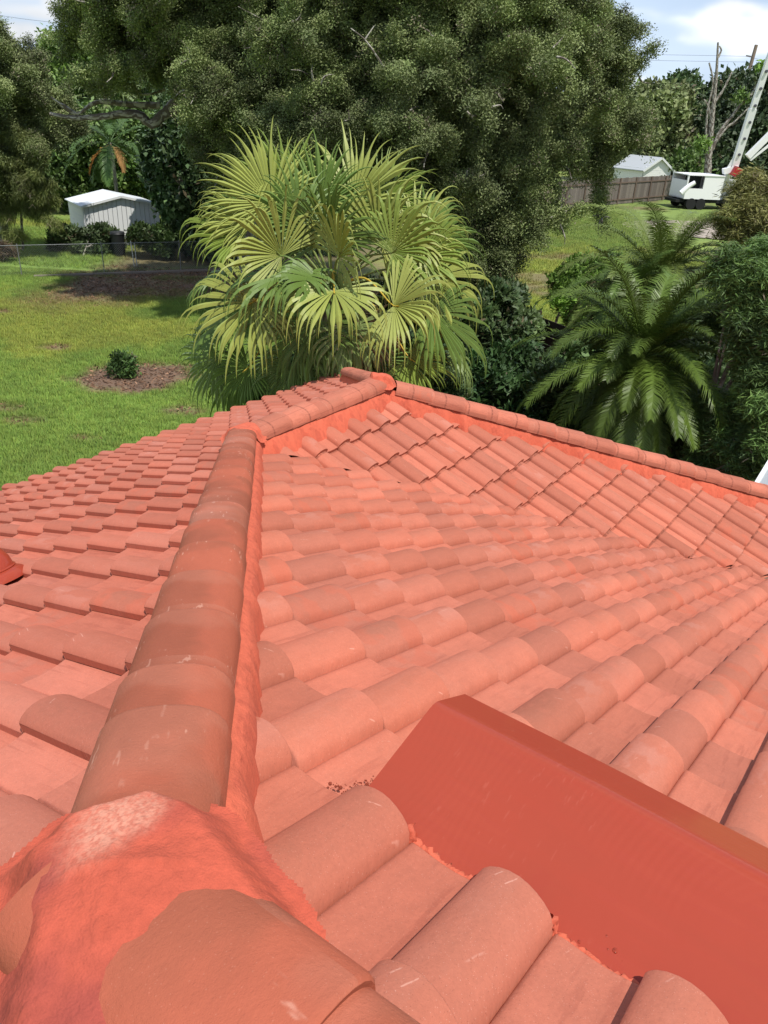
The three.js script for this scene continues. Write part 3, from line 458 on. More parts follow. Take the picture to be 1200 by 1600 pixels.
function instanced(parent, name, geo, mat, list, colors) { // list of matrices in world axes
  const m = new THREE.InstancedMesh(geo, mat, list.length); m.name = name; if (parent) { parent.updateMatrixWorld(true); const inv = parent.matrixWorld.clone().invert(); list.forEach((q, i) => m.setMatrixAt(i, q.premultiply(inv))); parent.add(m); } else { list.forEach((q, i) => m.setMatrixAt(i, q)); scene.add(m); }
  if (colors) { const c = new THREE.Color(); colors.forEach((k, i) => m.setColorAt(i, c.setRGB(k[0], k[1], k[2]))); }
  m.castShadow = m.receiveShadow = true; m.userData.kind = 'stuff'; return m;
}
const leafMat = (rough = 0.55, tr = 0.3) => new THREE.MeshPhysicalMaterial({ color: 0xffffff, roughness: rough, transmission: tr, thickness: 0, side: THREE.DoubleSide, specularIntensity: 0.7 });
const matGrass = leafMat(0.8, 0.25), matOak = leafMat(0.68, 0.22), matLeaf = leafMat(0.6, 0.28), matPalm = leafMat(0.42, 0.2), matFan = leafMat(0.5, 0.3);
{ // grass blades in tufts
  const R = rng(31), bl = []; for (let i = 0; i < 7; i++) { const a = R() * 6.28, l = 0.035 + R() * 0.045, w = 0.0045, dx = Math.cos(a), dz = Math.sin(a), o = [(R() - 0.5) * 0.07, (R() - 0.5) * 0.07], le = 0.3 + R() * 0.7; bl.push(o[0] - dz * w, 0, o[1] + dx * w, o[0] + dz * w, 0, o[1] - dx * w, o[0] + dx * l * le, l, o[1] + dz * l * le); }
  const g = new THREE.BufferGeometry(); g.setAttribute('position', new THREE.Float32BufferAttribute(bl, 3)); g.computeVertexNormals();
  const list = [], cols = [], put = (x, z, s) => { const so = soilAt(x, z); if (R() < so * 1.15) return; const c = lawnColor(x, z), k = 0.75 + R() * 0.75, ye = R(); list.push(new THREE.Matrix4().compose(new THREE.Vector3(x, 0, z), new THREE.Quaternion().setFromAxisAngle(Y, R() * 6.28), new THREE.Vector3(s, s * (0.7 + R() * 0.6), s))); cols.push([c[0] * k * (0.9 + ye * 0.35), c[1] * k, c[2] * k]); };
  for (let i = 0; i < 170000; i++) { const z = -11 - R() * 19.5, x = -2.5 - R() * 15.5; if (x < -0.52 * -z - 3) continue; put(x, z, 0.9 + R() * 0.7); }
  for (let i = 0; i < 60000; i++) { const z = -24 - R() * 36, x = 3 + R() * 13; put(x, z, 1.4 + R() * 1.0); }
  for (let i = 0; i < 15000; i++) { const z = -31 - R() * 12, x = -22 + R() * 12; put(x, z, 1.3 + R() * 0.8); }
  tag(instanced(null, 'lawn_grass', g, matGrass, list, cols), 'short yellow green lawn grass', 'grass');
}
{ // mulch chips and dead leaves on the bare places
  const R = rng(12), g = new THREE.BufferGeometry(); g.setAttribute('position', new THREE.Float32BufferAttribute([-0.035, 0, -0.008, 0.035, 0.006, -0.01, 0.03, 0.01, 0.012, -0.035, 0, -0.008, 0.03, 0.01, 0.012, -0.03, 0.012, 0.01], 3)); g.computeVertexNormals();
  const list = [], cols = []; for (let i = 0; i < 60000; i++) { const z = -13 - R() * 19, x = -2 - R() * 14; if (R() > soilAt(x, z)) continue; const e = new THREE.Euler((R() - 0.5) * 0.9, R() * 6.28, (R() - 0.5) * 0.9), s = 0.5 + R(); list.push(new THREE.Matrix4().compose(new THREE.Vector3(x, 0.012 + R() * 0.012, z), new THREE.Quaternion().setFromEuler(e), new THREE.Vector3(s, s, s))); const k = 0.5 + R() * 1.1, w = R() < 0.12 ? 1.9 : 1; cols.push([0.15 * k * w, 0.085 * k * w, 0.052 * k * w]); }
  tag(instanced(null, 'mulch', g, std(1, 1, 1, 0.95), list, cols), 'brown wood mulch and fallen leaves', 'mulch');
}

// ------------------------------------------------------------------ leaves and crowns
function leafCluster(n, len, wid, spread, seed, droop = 0, up = 0.3) {
  const R = rng(seed), pos = [], nor = [];
  for (let i = 0; i < n; i++) {
    const c = new THREE.Vector3((R() - 0.5), (R() - 0.5) * 0.8, (R() - 0.5)).multiplyScalar(spread), d = new THREE.Vector3(R() - 0.5, (R() - 0.5) * 0.8 - droop, R() - 0.5).normalize(), nn = new THREE.Vector3((R() - 0.5) * 1.1, R() * 0.6 + up, (R() - 0.5) * 1.1).normalize(), s = d.clone().cross(nn).normalize(), l = len * (0.7 + R() * 0.6), w = wid * (0.7 + R() * 0.6); nn.copy(s).cross(d).normalize();
    const a = c, b = c.clone().addScaledVector(d, l * 0.45).addScaledVector(s, w / 2).addScaledVector(nn, w * 0.15), e = c.clone().addScaledVector(d, l * 0.45).addScaledVector(s, -w / 2).addScaledVector(nn, w * 0.15), t = c.clone().addScaledVector(d, l).addScaledVector(nn, -w * 0.1);
    for (const q of [a, b, t, a, t, e]) { pos.push(q.x, q.y, q.z); nor.push(nn.x, nn.y, nn.z); }
  }
  const g = new THREE.BufferGeometry(); g.setAttribute('position', new THREE.Float32BufferAttribute(pos, 3)); g.setAttribute('normal', new THREE.Float32BufferAttribute(nor, 3)); return g;
}
const oakLeaf = leafCluster(30, 0.058, 0.026, 0.34, 3), oakLeafFar = leafCluster(16, 0.22, 0.11, 0.9, 4), broadLeaf = leafCluster(14, 0.13, 0.06, 0.36, 5), lanceLeaf = leafCluster(16, 0.15, 0.02, 0.24, 6, 0.1), needle = leafCluster(16, 0.22, 0.012, 0.3, 7, 0.35), broadFar = leafCluster(14, 0.26, 0.14, 0.8, 8);
// leaves spread through the shells of many boughs; each bough has a tone and clumps of its own
function foliage(parent, name, boughs, count, geo, mat, tone, seed, o = {}) {
  if (o.spray) { const S = rng(seed + 7), out = []; for (const b of boughs) { if (b[1] < 0.9) { out.push(b); continue; } out.push([b[0], b[1] * 0.72, b[2]]); for (let i = 0; i < 4; i++) { const d = new THREE.Vector3(S() - 0.5, (S() - 0.55) * 0.9, S() - 0.5).normalize(); out.push([b[0].clone().addScaledVector(d, b[1] * (0.35 + S() * 0.4)), b[1] * (0.26 + S() * 0.34), b[2]]); } } boughs = out; }
  const R = rng(seed), list = [], cols = [], wts = boughs.map((b) => Math.pow(b[1], 2) * (b[2] ?? 1)), tot = wts.reduce((a, b) => a + b, 0), sq = o.squash ?? 0.85;
  const tones = boughs.map(() => 0.72 + R() * 0.56);
  boughs.forEach((b, bi) => {
    if (o.spray) { // leaves along thin outward boughs that droop at their ends
      const ns = Math.max(5, Math.round(o.spray * b[1] * b[1])), sp = []; for (let i = 0; i < ns; i++) { const d = new THREE.Vector3(R() - 0.5, (R() - 0.42) * 0.9, R() - 0.5).normalize(); sp.push([d, 0.6 + R() * 0.9, 0.68 + R() * 0.64, R() * 0.55, new THREE.Vector3(R() - 0.5, R() - 0.5, R() - 0.5).multiplyScalar(b[1] * 0.5)]); }
      const n = Math.round(count * wts[bi] / tot);
      for (let i = 0; i < n; i++) {
        const q = sp[Math.floor(R() * ns)], t = Math.pow(R(), 0.6), gz = () => R() + R() + R() - 1.5, th = 0.08 + 0.14 * Math.sqrt(b[1]) * (0.5 + 0.5 * t), p = b[0].clone().add(q[4]).addScaledVector(q[0], b[1] * q[1] * t); p.y -= q[3] * t * t * b[1] * 0.6; p.x += gz() * th; p.z += gz() * th; p.y += gz() * th * 0.6; if (R() < 0.16) p.y -= R() * R() * 0.8 * Math.min(1, b[1]); if (p.y < 0.1) p.y = 0.3;
        const s = (0.75 + R() * 0.6) * (o.scale ?? 1); list.push(new THREE.Matrix4().compose(p, new THREE.Quaternion().setFromEuler(new THREE.Euler((R() - 0.5) * 1.2, R() * 6.28, (R() - 0.5) * 1.2)), new THREE.Vector3(s, s, s)));
        const u = R(), br = R() < (o.dry ?? 0.03), v = tones[bi] * q[2] * (0.84 + R() * 0.32); cols.push(br ? [0.18 * v, 0.15 * v, 0.10 * v] : [mix(tone[0], tone[3], u) * v, mix(tone[1], tone[4], u) * v, mix(tone[2], tone[5], u) * v]);
      }
      return;
    }
    const n = Math.round(count * wts[bi] / tot), clumps = []; const nc = Math.max(6, Math.round((o.clumps ?? 9) * b[1] * b[1]));
    for (let i = 0; i < nc; i++) { const d = new THREE.Vector3(R() - 0.5, R() - 0.5, R() - 0.5).normalize(); clumps.push([b[0].clone().addScaledVector(d.multiply(new THREE.Vector3(1, sq, 1)), b[1] * (0.5 + R() * 0.4)), Math.max(0.14, Math.min(0.55, b[1] * (0.14 + R() * 0.16))), 0.7 + R() * 0.6]); }
    for (let i = 0; i < n; i++) {
      let p, k = tones[bi];
      if (R() < 0.9) { const c = clumps[Math.floor(R() * nc)]; const d = new THREE.Vector3(R() + R() + R() - 1.5, (R() + R() + R() - 1.5) * 0.62, R() + R() + R() - 1.5); p = c[0].clone().addScaledVector(d, c[1] * 1.15); if (o.hang && R() < o.hang) p.y -= R() * R() * 0.9 * Math.min(1, b[1]); k *= c[2]; }
      else { const d = new THREE.Vector3(R() - 0.5, R() - 0.5, R() - 0.5).normalize(); p = b[0].clone().addScaledVector(d.multiply(new THREE.Vector3(1, sq, 1)), b[1] * 0.85 * Math.pow(R(), 0.45)); k *= 0.8; }
      if (p.y < 0.1) p.y = 0.1 + R() * 0.3;
      const s = (0.75 + R() * 0.6) * (o.scale ?? 1), e = new THREE.Euler((R() - 0.5) * 1.2, R() * 6.28, (R() - 0.5) * 1.2);
      list.push(new THREE.Matrix4().compose(p, new THREE.Quaternion().setFromEuler(e), new THREE.Vector3(s, s, s)));
      const t = R(), br = R() < (o.dry ?? 0.03) ? 1 : 0, v = k * (0.84 + R() * 0.32);
      cols.push(br ? [0.16 * v, 0.125 * v, 0.07 * v] : [mix(tone[0], tone[3] ?? tone[0], t) * v, mix(tone[1], tone[4] ?? tone[1], t) * v, mix(tone[2], tone[5] ?? tone[2], t) * v]);
    }
  });
  return instanced(parent, name, geo, mat, list, cols);
}
const barkTex = dataTex(256, (u, v, i, j) => { const k = 0.5 + 0.6 * fbm(u * 10, v * 4, 3, 4) + 0.2 * (h3(i, j, 2) - 0.5), l = step(0.55, 0.68, fbm(u * 6, v * 6, 9, 3)); return [g2(mix(0.17, 0.48, l) * k), g2(mix(0.14, 0.45, l) * k), g2(mix(0.115, 0.39, l) * k)]; }, true);
const matBark = std(1, 1, 1, 0.95, { map: barkTex, bumpMap: barkTex, bumpScale: 0.03 }), matBarkPale = std(1.5, 1.35, 1.2, 0.95, { map: barkTex, bumpMap: barkTex, bumpScale: 0.03 });
const B = (list) => list.map(([x, y, F, r, w]) => [at(x, y, F), r, w ?? 1]);
const twigs = (pts, seed, n, rad, len) => { const R = rng(seed), out = []; for (let i = 0; i < n; i++) { const b = pts[Math.floor(R() * pts.length)], d = new THREE.Vector3(R() - 0.5, R() - 0.35, R() - 0.5).normalize(), p = b[0].clone().addScaledVector(d, b[1] * 0.35), q = b[0].clone().addScaledVector(d, b[1] * (0.9 + R() * len)).add(new THREE.Vector3(0, -R() * 0.2, 0)), m = p.clone().lerp(q, 0.5).add(new THREE.Vector3(R() - 0.5, R() - 0.5, R() - 0.5).multiplyScalar(0.3 * b[1])); out.push(limb([p, m, q], rad, rad * 0.25, 4, 0.1, i)); } return out; };

{ // the big oak
  const base = new THREE.Vector3(at(395, 330, 28.5).x, 0, -28.5), oak = thing('oak_tree', base, 'huge spreading live oak filling the sky behind the fan palm', 'tree');
  const bl = B([[130, 10, 26, 1.2], [200, 45, 26, 1.5], [118, 55, 26.5, 0.6], [168, 85, 26, 0.85], [245, 80, 25.8, 1.3], [300, 30, 25.5, 2], [322, 115, 26, 1.2], [215, -30, 26, 2], [400, 60, 24.5, 2.2], [410, 160, 24.5, 1.7], [390, 225, 24.8, 1.2], [345, 215, 25.5, 0.9], [480, 30, 24, 2.4], [480, 140, 23.5, 2.2], [560, 60, 23, 2.4], [560, 170, 23, 2.2], [470, 225, 23.5, 1.6], [640, 40, 23, 2.4], [640, 150, 22.5, 2.3], [650, 250, 22.5, 2.0], [720, 60, 22.8, 2.4], [720, 170, 22.5, 2.3], [720, 280, 22.3, 2.1], [790, 50, 23, 2.0], [795, 160, 23, 2.0], [790, 265, 22.8, 1.7], [765, 365, 22.5, 1.5], [745, 440, 22.6, 1.2], [700, 360, 22.5, 1.6], [845, 70, 23.5, 1.4], [850, 170, 23.5, 1.6], [838, 250, 23.5, 1.4], [812, 325, 23.2, 1.0], [885, 215, 23.5, 1.1], [875, 20, 24, 1.1], [935, 55, 24.5, 0.5, 0.6], [962, 80, 24.5, 0.35, 0.6], [905, 95, 24.3, 0.55, 0.6], [945, 30, 24.5, 0.35, 0.6], [930, 110, 24.5, 0.4, 0.6], [968, 110, 24.6, 0.3, 0.6], [920, 165, 24.4, 0.9], [950, 170, 24.6, 0.5], [930, 225, 24.2, 0.75], [938, 270, 24.2, 0.55], [940, 310, 24.2, 0.4], [940, 340, 24.2, 0.28], [856, 310, 23.3, 0.55], [848, 345, 23.3, 0.32], [790, 390, 22.8, 0.6], [770, 440, 22.8, 0.6],
    [500, -130, 25, 3.5], [700, -130, 24, 3.5], [300, -120, 26, 3], [820, -80, 24, 2], [600, -60, 25, 3.5]]);
  { const R = rng(808); for (let i = 0; i < 130; i++) { const b = bl[Math.floor(R() * 44)], d = new THREE.Vector3(R() - 0.5, (R() - 0.55) * 0.9, R() * 0.8).normalize(); bl.push([b[0].clone().addScaledVector(d, b[1] * (0.9 + R() * 0.3)), 0.28 + R() * 0.5, 1.1]); } }
  const back = B([[500, 100, 28, 3.6], [700, 150, 27, 3.8], [600, 0, 28, 4.2], [420, 40, 28.5, 3], [640, 260, 26, 2.8], [780, 110, 27, 2.6], [760, 290, 25.5, 1.8], [330, 60, 28.5, 2.2], [850, 190, 26.5, 1.5]]);
  foliage(oak, 'crown', bl, 120000, oakLeaf, matOak, [0.13, 0.18, 0.05, 0.225, 0.26, 0.095], 101, { spray: 7, dry: 0.04, scale: 1.0 });
  foliage(oak, 'crown', back, 26000, oakLeaf, matOak, [0.14, 0.18, 0.06], 102, { dry: 0.04, scale: 1.5 });
  const p = (x, y, F) => at(x, y, F), t = [];
  t.push(limb([base.clone(), p(392, 300, 28.5), p(385, 200, 28.5), p(400, 60, 28)], 0.62, 0.3, 12, 0.1, 1), limb([p(388, 260, 28.5), p(480, 140, 27), p(600, 90, 25.5), p(760, 120, 24.5)], 0.36, 0.1, 9, 0.1, 2), limb([p(388, 240, 28.5), p(540, 230, 26), p(680, 240, 24.5), p(820, 250, 24)], 0.32, 0.08, 9, 0.1, 3));
  t.push(limb([p(385, 240, 28.4), p(340, 205, 27.4), p(285, 168, 27), p(262, 176, 27), p(234, 195, 26.8), p(222, 182, 26.8), p(200, 178, 26.7), p(160, 182, 26.6), p(115, 184, 26.5), p(78, 178, 26.4)], 0.26, 0.05, 9, 0.14, 4));
  t.push(limb([p(262, 176, 27), p(285, 150, 27), p(294, 125, 27), p(288, 98, 27), p(262, 92, 26.8), p(230, 90, 26.6), p(190, 100, 26.5), p(165, 112, 26.4)], 0.2, 0.035, 8, 0.14, 5), limb([p(294, 125, 27), p(300, 90, 26.8), p(280, 50, 26.4), p(240, 10, 26)], 0.16, 0.05, 8, 0.12, 6), limb([p(250, 165, 26.9), p(200, 163, 26.7), p(150, 160, 26.6), p(118, 178, 26.5), p(80, 152, 26.4)], 0.11, 0.03, 7, 0.14, 7), limb([p(215, 145, 26.7), p(205, 125, 26.7), p(190, 112, 26.7)], 0.05, 0.02, 6, 0.1, 8), limb([p(258, 140, 26.8), p(235, 147, 26.7), p(212, 148, 26.7)], 0.05, 0.025, 6, 0.1, 9), limb([p(118, 178, 26.5), p(100, 165, 26.4), p(84, 155, 26.4)], 0.06, 0.02, 6, 0.1, 10), limb([p(330, 30, 26), p(310, 80, 26.4), p(295, 125, 27)], 0.1, 0.14, 7, 0.1, 11));
  t.push(...twigs(bl, 9, 330, 0.03, 0.35));
  t.push(limb([p(600, 105, 20.9), p(570, 62, 20.8), p(548, 44, 20.9)], 0.03, 0.012, 5, 0.1, 21), limb([p(570, 62, 20.8), p(585, 40, 20.9)], 0.02, 0.01, 5, 0.1, 22), limb([p(930, 60, 24), p(905, 30, 24), p(890, 20, 24.2)], 0.05, 0.03, 5, 0.1, 23));
  part(oak, 'trunk', t, matBark);
}
// small trees and shrubs: trunk + crown
function tree(name, base, label, cat, group, boughs, count, geo, mat, tone, seed, trunk, o = {}) {
  const t = thing(name, base, label, cat, group); foliage(t, 'crown', boughs, Math.round(count * 1.15), geo, mat, tone, seed, o);
  const g = []; const top = boughs.reduce((a, b) => (b[0].y > a.y ? b[0] : a), boughs[0][0]);
  const fork = base.clone().lerp(top, 0.45); fork.x = mix(base.x, top.x, 0.3); fork.z = mix(base.z, top.z, 0.3);
  g.push(limb([base.clone(), base.clone().lerp(fork, 0.5), fork], trunk, trunk * 0.75, 8, 0.12, seed));
  boughs.slice(0, 9).forEach((b, i) => g.push(limb([fork.clone(), fork.clone().lerp(b[0], 0.55).add(new THREE.Vector3(0, 0.12 * b[1], 0)), b[0]], trunk * 0.5, trunk * 0.12, 6, 0.12, seed + i)));
  part(t, 'trunk', g, o.bark ?? matBark); return t;
}
const gb = (x, F) => new THREE.Vector3(at(x, 300, F).x, 0, -F);
const GR = { olive: [0.15, 0.20, 0.06, 0.24, 0.27, 0.11], mid: [0.11, 0.20, 0.04, 0.17, 0.26, 0.06], bright: [0.14, 0.26, 0.035, 0.2, 0.31, 0.055], dark: [0.06, 0.115, 0.033, 0.10, 0.165, 0.05] };
tree('oak_tree', gb(-10, 34), 'smaller oak rising at the left edge of the picture', 'tree', null, B([[12, 95, 33, 1.3], [40, 125, 33, 1.2], [0, 175, 33, 1.9], [50, 190, 33, 1.4], [90, 190, 34, 1.0], [70, 160, 33.5, 1.1], [-40, 140, 33, 2.2], [-40, 220, 33, 2.2], [5, 60, 33.5, 0.7], [50, 90, 33.5, 0.6]]), 17000, oakLeaf, matOak, GR.olive, 201, 0.25, { spray: 7, dry: 0.04, scale: 1.15 });
tree('casuarina_tree', onGround(36, 392), 'slim feathery young tree beyond the chain link fence', 'tree', null, B([[25, 225, 32.6, 1.0], [55, 255, 32.6, 0.85], [20, 290, 32.6, 0.95], [70, 300, 32.6, 0.6], [5, 330, 32.7, 0.7], [60, 335, 32.6, 0.5], [38, 200, 32.8, 0.8], [-10, 260, 32.6, 1.0], [20, 365, 32.6, 0.45]]), 6500, needle, matLeaf, [0.13, 0.17, 0.04, 0.2, 0.22, 0.06], 202, 0.06, { spray: 12, scale: 0.95 });
for (const [lab, base, bs, n, tone, seed] of [
  ['bright green tree top just below the left gap of sky', gb(115, 52), [[110, 105, 50, 2.0], [140, 100, 51, 1.8], [90, 130, 50, 2.0], [150, 135, 50, 1.8], [115, 160, 50, 2.4], [70, 150, 50, 1.6]], 5200, GR.bright, 211],
  ['dark green tree behind the bare oak limbs', gb(215, 56), [[190, 110, 54, 2.6], [235, 120, 54, 2.6], [210, 160, 53, 3], [270, 130, 54, 3], [165, 150, 53, 2], [310, 170, 54, 3], [250, 190, 52, 2.4]], 8000, GR.dark, 212],
  ['mid green tree above the metal shed', gb(215, 47), [[130, 215, 46, 2], [95, 240, 46, 2.2], [180, 230, 46, 2], [230, 220, 46, 2], [120, 280, 46, 2], [60, 280, 47, 2.2], [200, 275, 46, 1.6], [30, 240, 47, 2.4]], 9000, GR.mid, 213],
  ['dense dark tree to the right of the metal shed', gb(290, 36), [[285, 245, 36, 1.4], [315, 230, 35, 1.7], [275, 290, 37, 1.0], [305, 300, 35, 1.4], [345, 270, 34.5, 1.7], [350, 330, 34.5, 1.5], [290, 345, 35, 0.8], [320, 360, 34.6, 1.1], [370, 380, 34, 1.2]], 13000, GR.dark, 214],
  ['tall dark tree far behind the middle of the oak', gb(420, 44), [[400, 200, 43, 3], [360, 150, 44, 3], [450, 280, 42, 3], [420, 350, 40, 2.6], [500, 250, 42, 3], [480, 380, 38, 2.2]], 7000, GR.dark, 215],
]) tree('background_tree', base, lab, 'tree', null, B(bs), n, broadFar, matLeaf, tone, seed, 0.22, { dry: 0.01, scale: 0.95 });
const shrub = (lab, base, bs, n, tone, seed, geo = broadLeaf, o = {}) => tree(o.name ?? 'shrub', base, lab, 'shrub', null, B(bs), n, geo, matLeaf, tone, seed, o.trunk ?? 0.035, o);
shrub('leafy shrub in front of the left wall of the metal shed', onGround(130, 400), [[110, 372, 34.5, 0.75], [145, 368, 34.5, 0.7], [165, 385, 34.3, 0.6], [95, 385, 34.3, 0.5], [130, 392, 34.2, 0.5], [175, 372, 34.6, 0.5]], 3200, [0.05, 0.095, 0.025, 0.09, 0.13, 0.04], 221);
shrub('loose green shrub right of the black bin', onGround(235, 398), [[232, 372, 34, 0.7], [262, 365, 34, 0.6], [255, 385, 33.8, 0.55], [215, 362, 34.3, 0.5], [282, 372, 33.8, 0.6]], 2600, [0.05, 0.1, 0.022, 0.1, 0.15, 0.04], 222);
shrub('reddish low plant at the left edge behind the fence', onGround(5, 405), [[3, 392, 31.5, 0.4], [-12, 398, 31.5, 0.4]], 450, [0.09, 0.05, 0.035, 0.12, 0.09, 0.04], 223, lanceLeaf);
shrub('small bushy plant in the middle of the mulch bed', bush0.clone(), [[185, 572, 18.55, 0.10], [199, 568, 18.6, 0.11], [192, 562, 18.6, 0.09], [203, 578, 18.5, 0.08], [181, 580, 18.5, 0.08], [193, 577, 18.5, 0.12], [186, 556, 18.6, 0.05], [204, 560, 18.6, 0.05]], 300, [0.055, 0.12, 0.025, 0.1, 0.17, 0.04], 224, broadLeaf, { scale: 0.62, trunk: 0.012 });
// shrubs between the palms
shrub('dark thicket behind the glossy date palm', gb(1080, 14.6), [[1080, 560, 14.4, 0.6], [1110, 600, 14, 0.55], [1060, 620, 14.4, 0.5], [1120, 540, 14.4, 0.55], [1100, 500, 14.8, 0.55], [900, 560, 15.5, 0.5], [940, 540, 15.5, 0.5], [1090, 680, 13.6, 0.4]], 5200, GR.dark, 239);
shrub('dark leafy shrub in the corner by the white roof edge', gb(1150, 11.2), [[1120, 640, 11.6, 0.35], [1140, 690, 11.2, 0.35], [1170, 720, 10.8, 0.35], [1110, 700, 11.4, 0.3], [1150, 640, 11.4, 0.35], [1190, 700, 10.6, 0.35], [1100, 650, 11.9, 0.3]], 3600, [0.05, 0.105, 0.025, 0.10, 0.17, 0.04], 238, lanceLeaf, { scale: 0.8 });
shrub('dark shrub under the glossy date palm', gb(960, 13.6), [[900, 690, 13.4, 0.5], [950, 690, 13.4, 0.5], [1010, 700, 13.2, 0.5], [1070, 700, 13, 0.5], [870, 600, 14.2, 0.5], [930, 640, 13.8, 0.6], [1100, 730, 12.6, 0.5], [1000, 650, 13.8, 0.5], [1130, 760, 12, 0.5]], 5200, GR.dark, 235);
shrub('dark shrub around the foot of the fan palm', gb(600, 13.4), [[560, 570, 13.8, 0.6], [640, 590, 13.8, 0.6], [480, 590, 14, 0.6], [690, 600, 13.8, 0.6], [430, 620, 13.6, 0.45], [610, 550, 14.4, 0.5]], 3600, GR.dark, 236);
shrub('green thicket below the oak by the dark board fence', gb(820, 25), [[700, 450, 24, 1.2], [660, 480, 23, 1.1], [735, 500, 22, 1], [620, 470, 24, 1.2], [560, 480, 25, 1.2]], 6000, [0.05, 0.1, 0.025, 0.09, 0.14, 0.04], 237);
shrub('dark vine covered shrub right of the fan palm', gb(765, 17.5), [[765, 500, 17, 0.8], [745, 545, 16.6, 0.7], [790, 530, 17, 0.6], [720, 500, 17.5, 0.7], [780, 470, 18, 0.6], [755, 585, 16.4, 0.7]], 5200, [0.04, 0.085, 0.02, 0.08, 0.12, 0.035], 231);
shrub('glossy green hedge behind the roof edge', gb(800, 15.5), [[775, 585, 15.6, 0.6], [810, 575, 15.6, 0.55], [790, 620, 15.2, 0.6], [840, 610, 15.2, 0.6], [745, 620, 15.4, 0.5], [820, 650, 14.8, 0.6], [870, 640, 14.8, 0.6], [700, 590, 16, 0.6]], 6200, [0.035, 0.09, 0.02, 0.07, 0.14, 0.035], 232);
shrub('pale green sprawling shrub in front of the far lawn', gb(890, 22), [[888, 448, 22, 0.5], [905, 438, 22.2, 0.6], [925, 450, 21.6, 0.7], [900, 470, 21.5, 0.5], [950, 425, 22.4, 0.7], [908, 408, 22.4, 0.2], [960, 470, 21, 0.8], [915, 480, 20.6, 0.5]], 4200, GR.bright, 233, broadLeaf, { trunk: 0.05 });
shrub('thin climbing plant on the dark board fence', gb(790, 19.5), [[800, 455, 19.4, 0.3], [790, 480, 19.3, 0.35], [812, 500, 19, 0.35], [830, 520, 18.7, 0.3], [800, 520, 18.8, 0.4]], 900, [0.07, 0.12, 0.03, 0.11, 0.16, 0.05], 234);
tree('podocarpus_tree', gb(1170, 11.6), 'tall narrow leaved evergreen at the right edge', 'tree', null, B([[1162, 430, 11.8, 0.51], [1202, 420, 11.6, 0.55], [1150, 410, 12, 0.37], [1182, 480, 11.6, 0.55], [1222, 490, 11.3, 0.64], [1212, 560, 11, 0.6], [1182, 540, 11.4, 0.39], [1192, 610, 11, 0.41], [1227, 640, 10.6, 0.55], [1207, 690, 10.4, 0.41], [1152, 640, 11.2, 0.28, 0.6], [1132, 690, 10.9, 0.2, 0.6], [1182, 710, 10.6, 0.28], [1282, 560, 11, 0.83], [1272, 440, 11.6, 0.83], [1222, 390, 12, 0.46], [1137, 490, 12.6, 0.28], [1247, 720, 10.2, 0.46]]), 13000, lanceLeaf, matLeaf, [0.075, 0.15, 0.028, 0.15, 0.25, 0.05], 241, 0.07, { hang: 0.25, scale: 0.72, dry: 0.01 });
tree('bamboo_clump', gb(1175, 15.5), 'yellow green bamboo like bush under the white boom', 'bush', null, B([[1160, 330, 15.4, 0.5], [1185, 310, 15.4, 0.55], [1200, 350, 15.2, 0.6], [1150, 300, 15.6, 0.28, 0.6], [1190, 280, 15.6, 0.3, 0.7], [1150, 355, 15.2, 0.3, 0.7], [1230, 320, 15.4, 0.8], [1205, 390, 14.8, 0.6], [1172, 372, 15, 0.4]]), 4200, lanceLeaf, matLeaf, [0.19, 0.21, 0.045, 0.29, 0.27, 0.08], 242, 0.04, { hang: 0.2, scale: 0.75, dry: 0.08 });

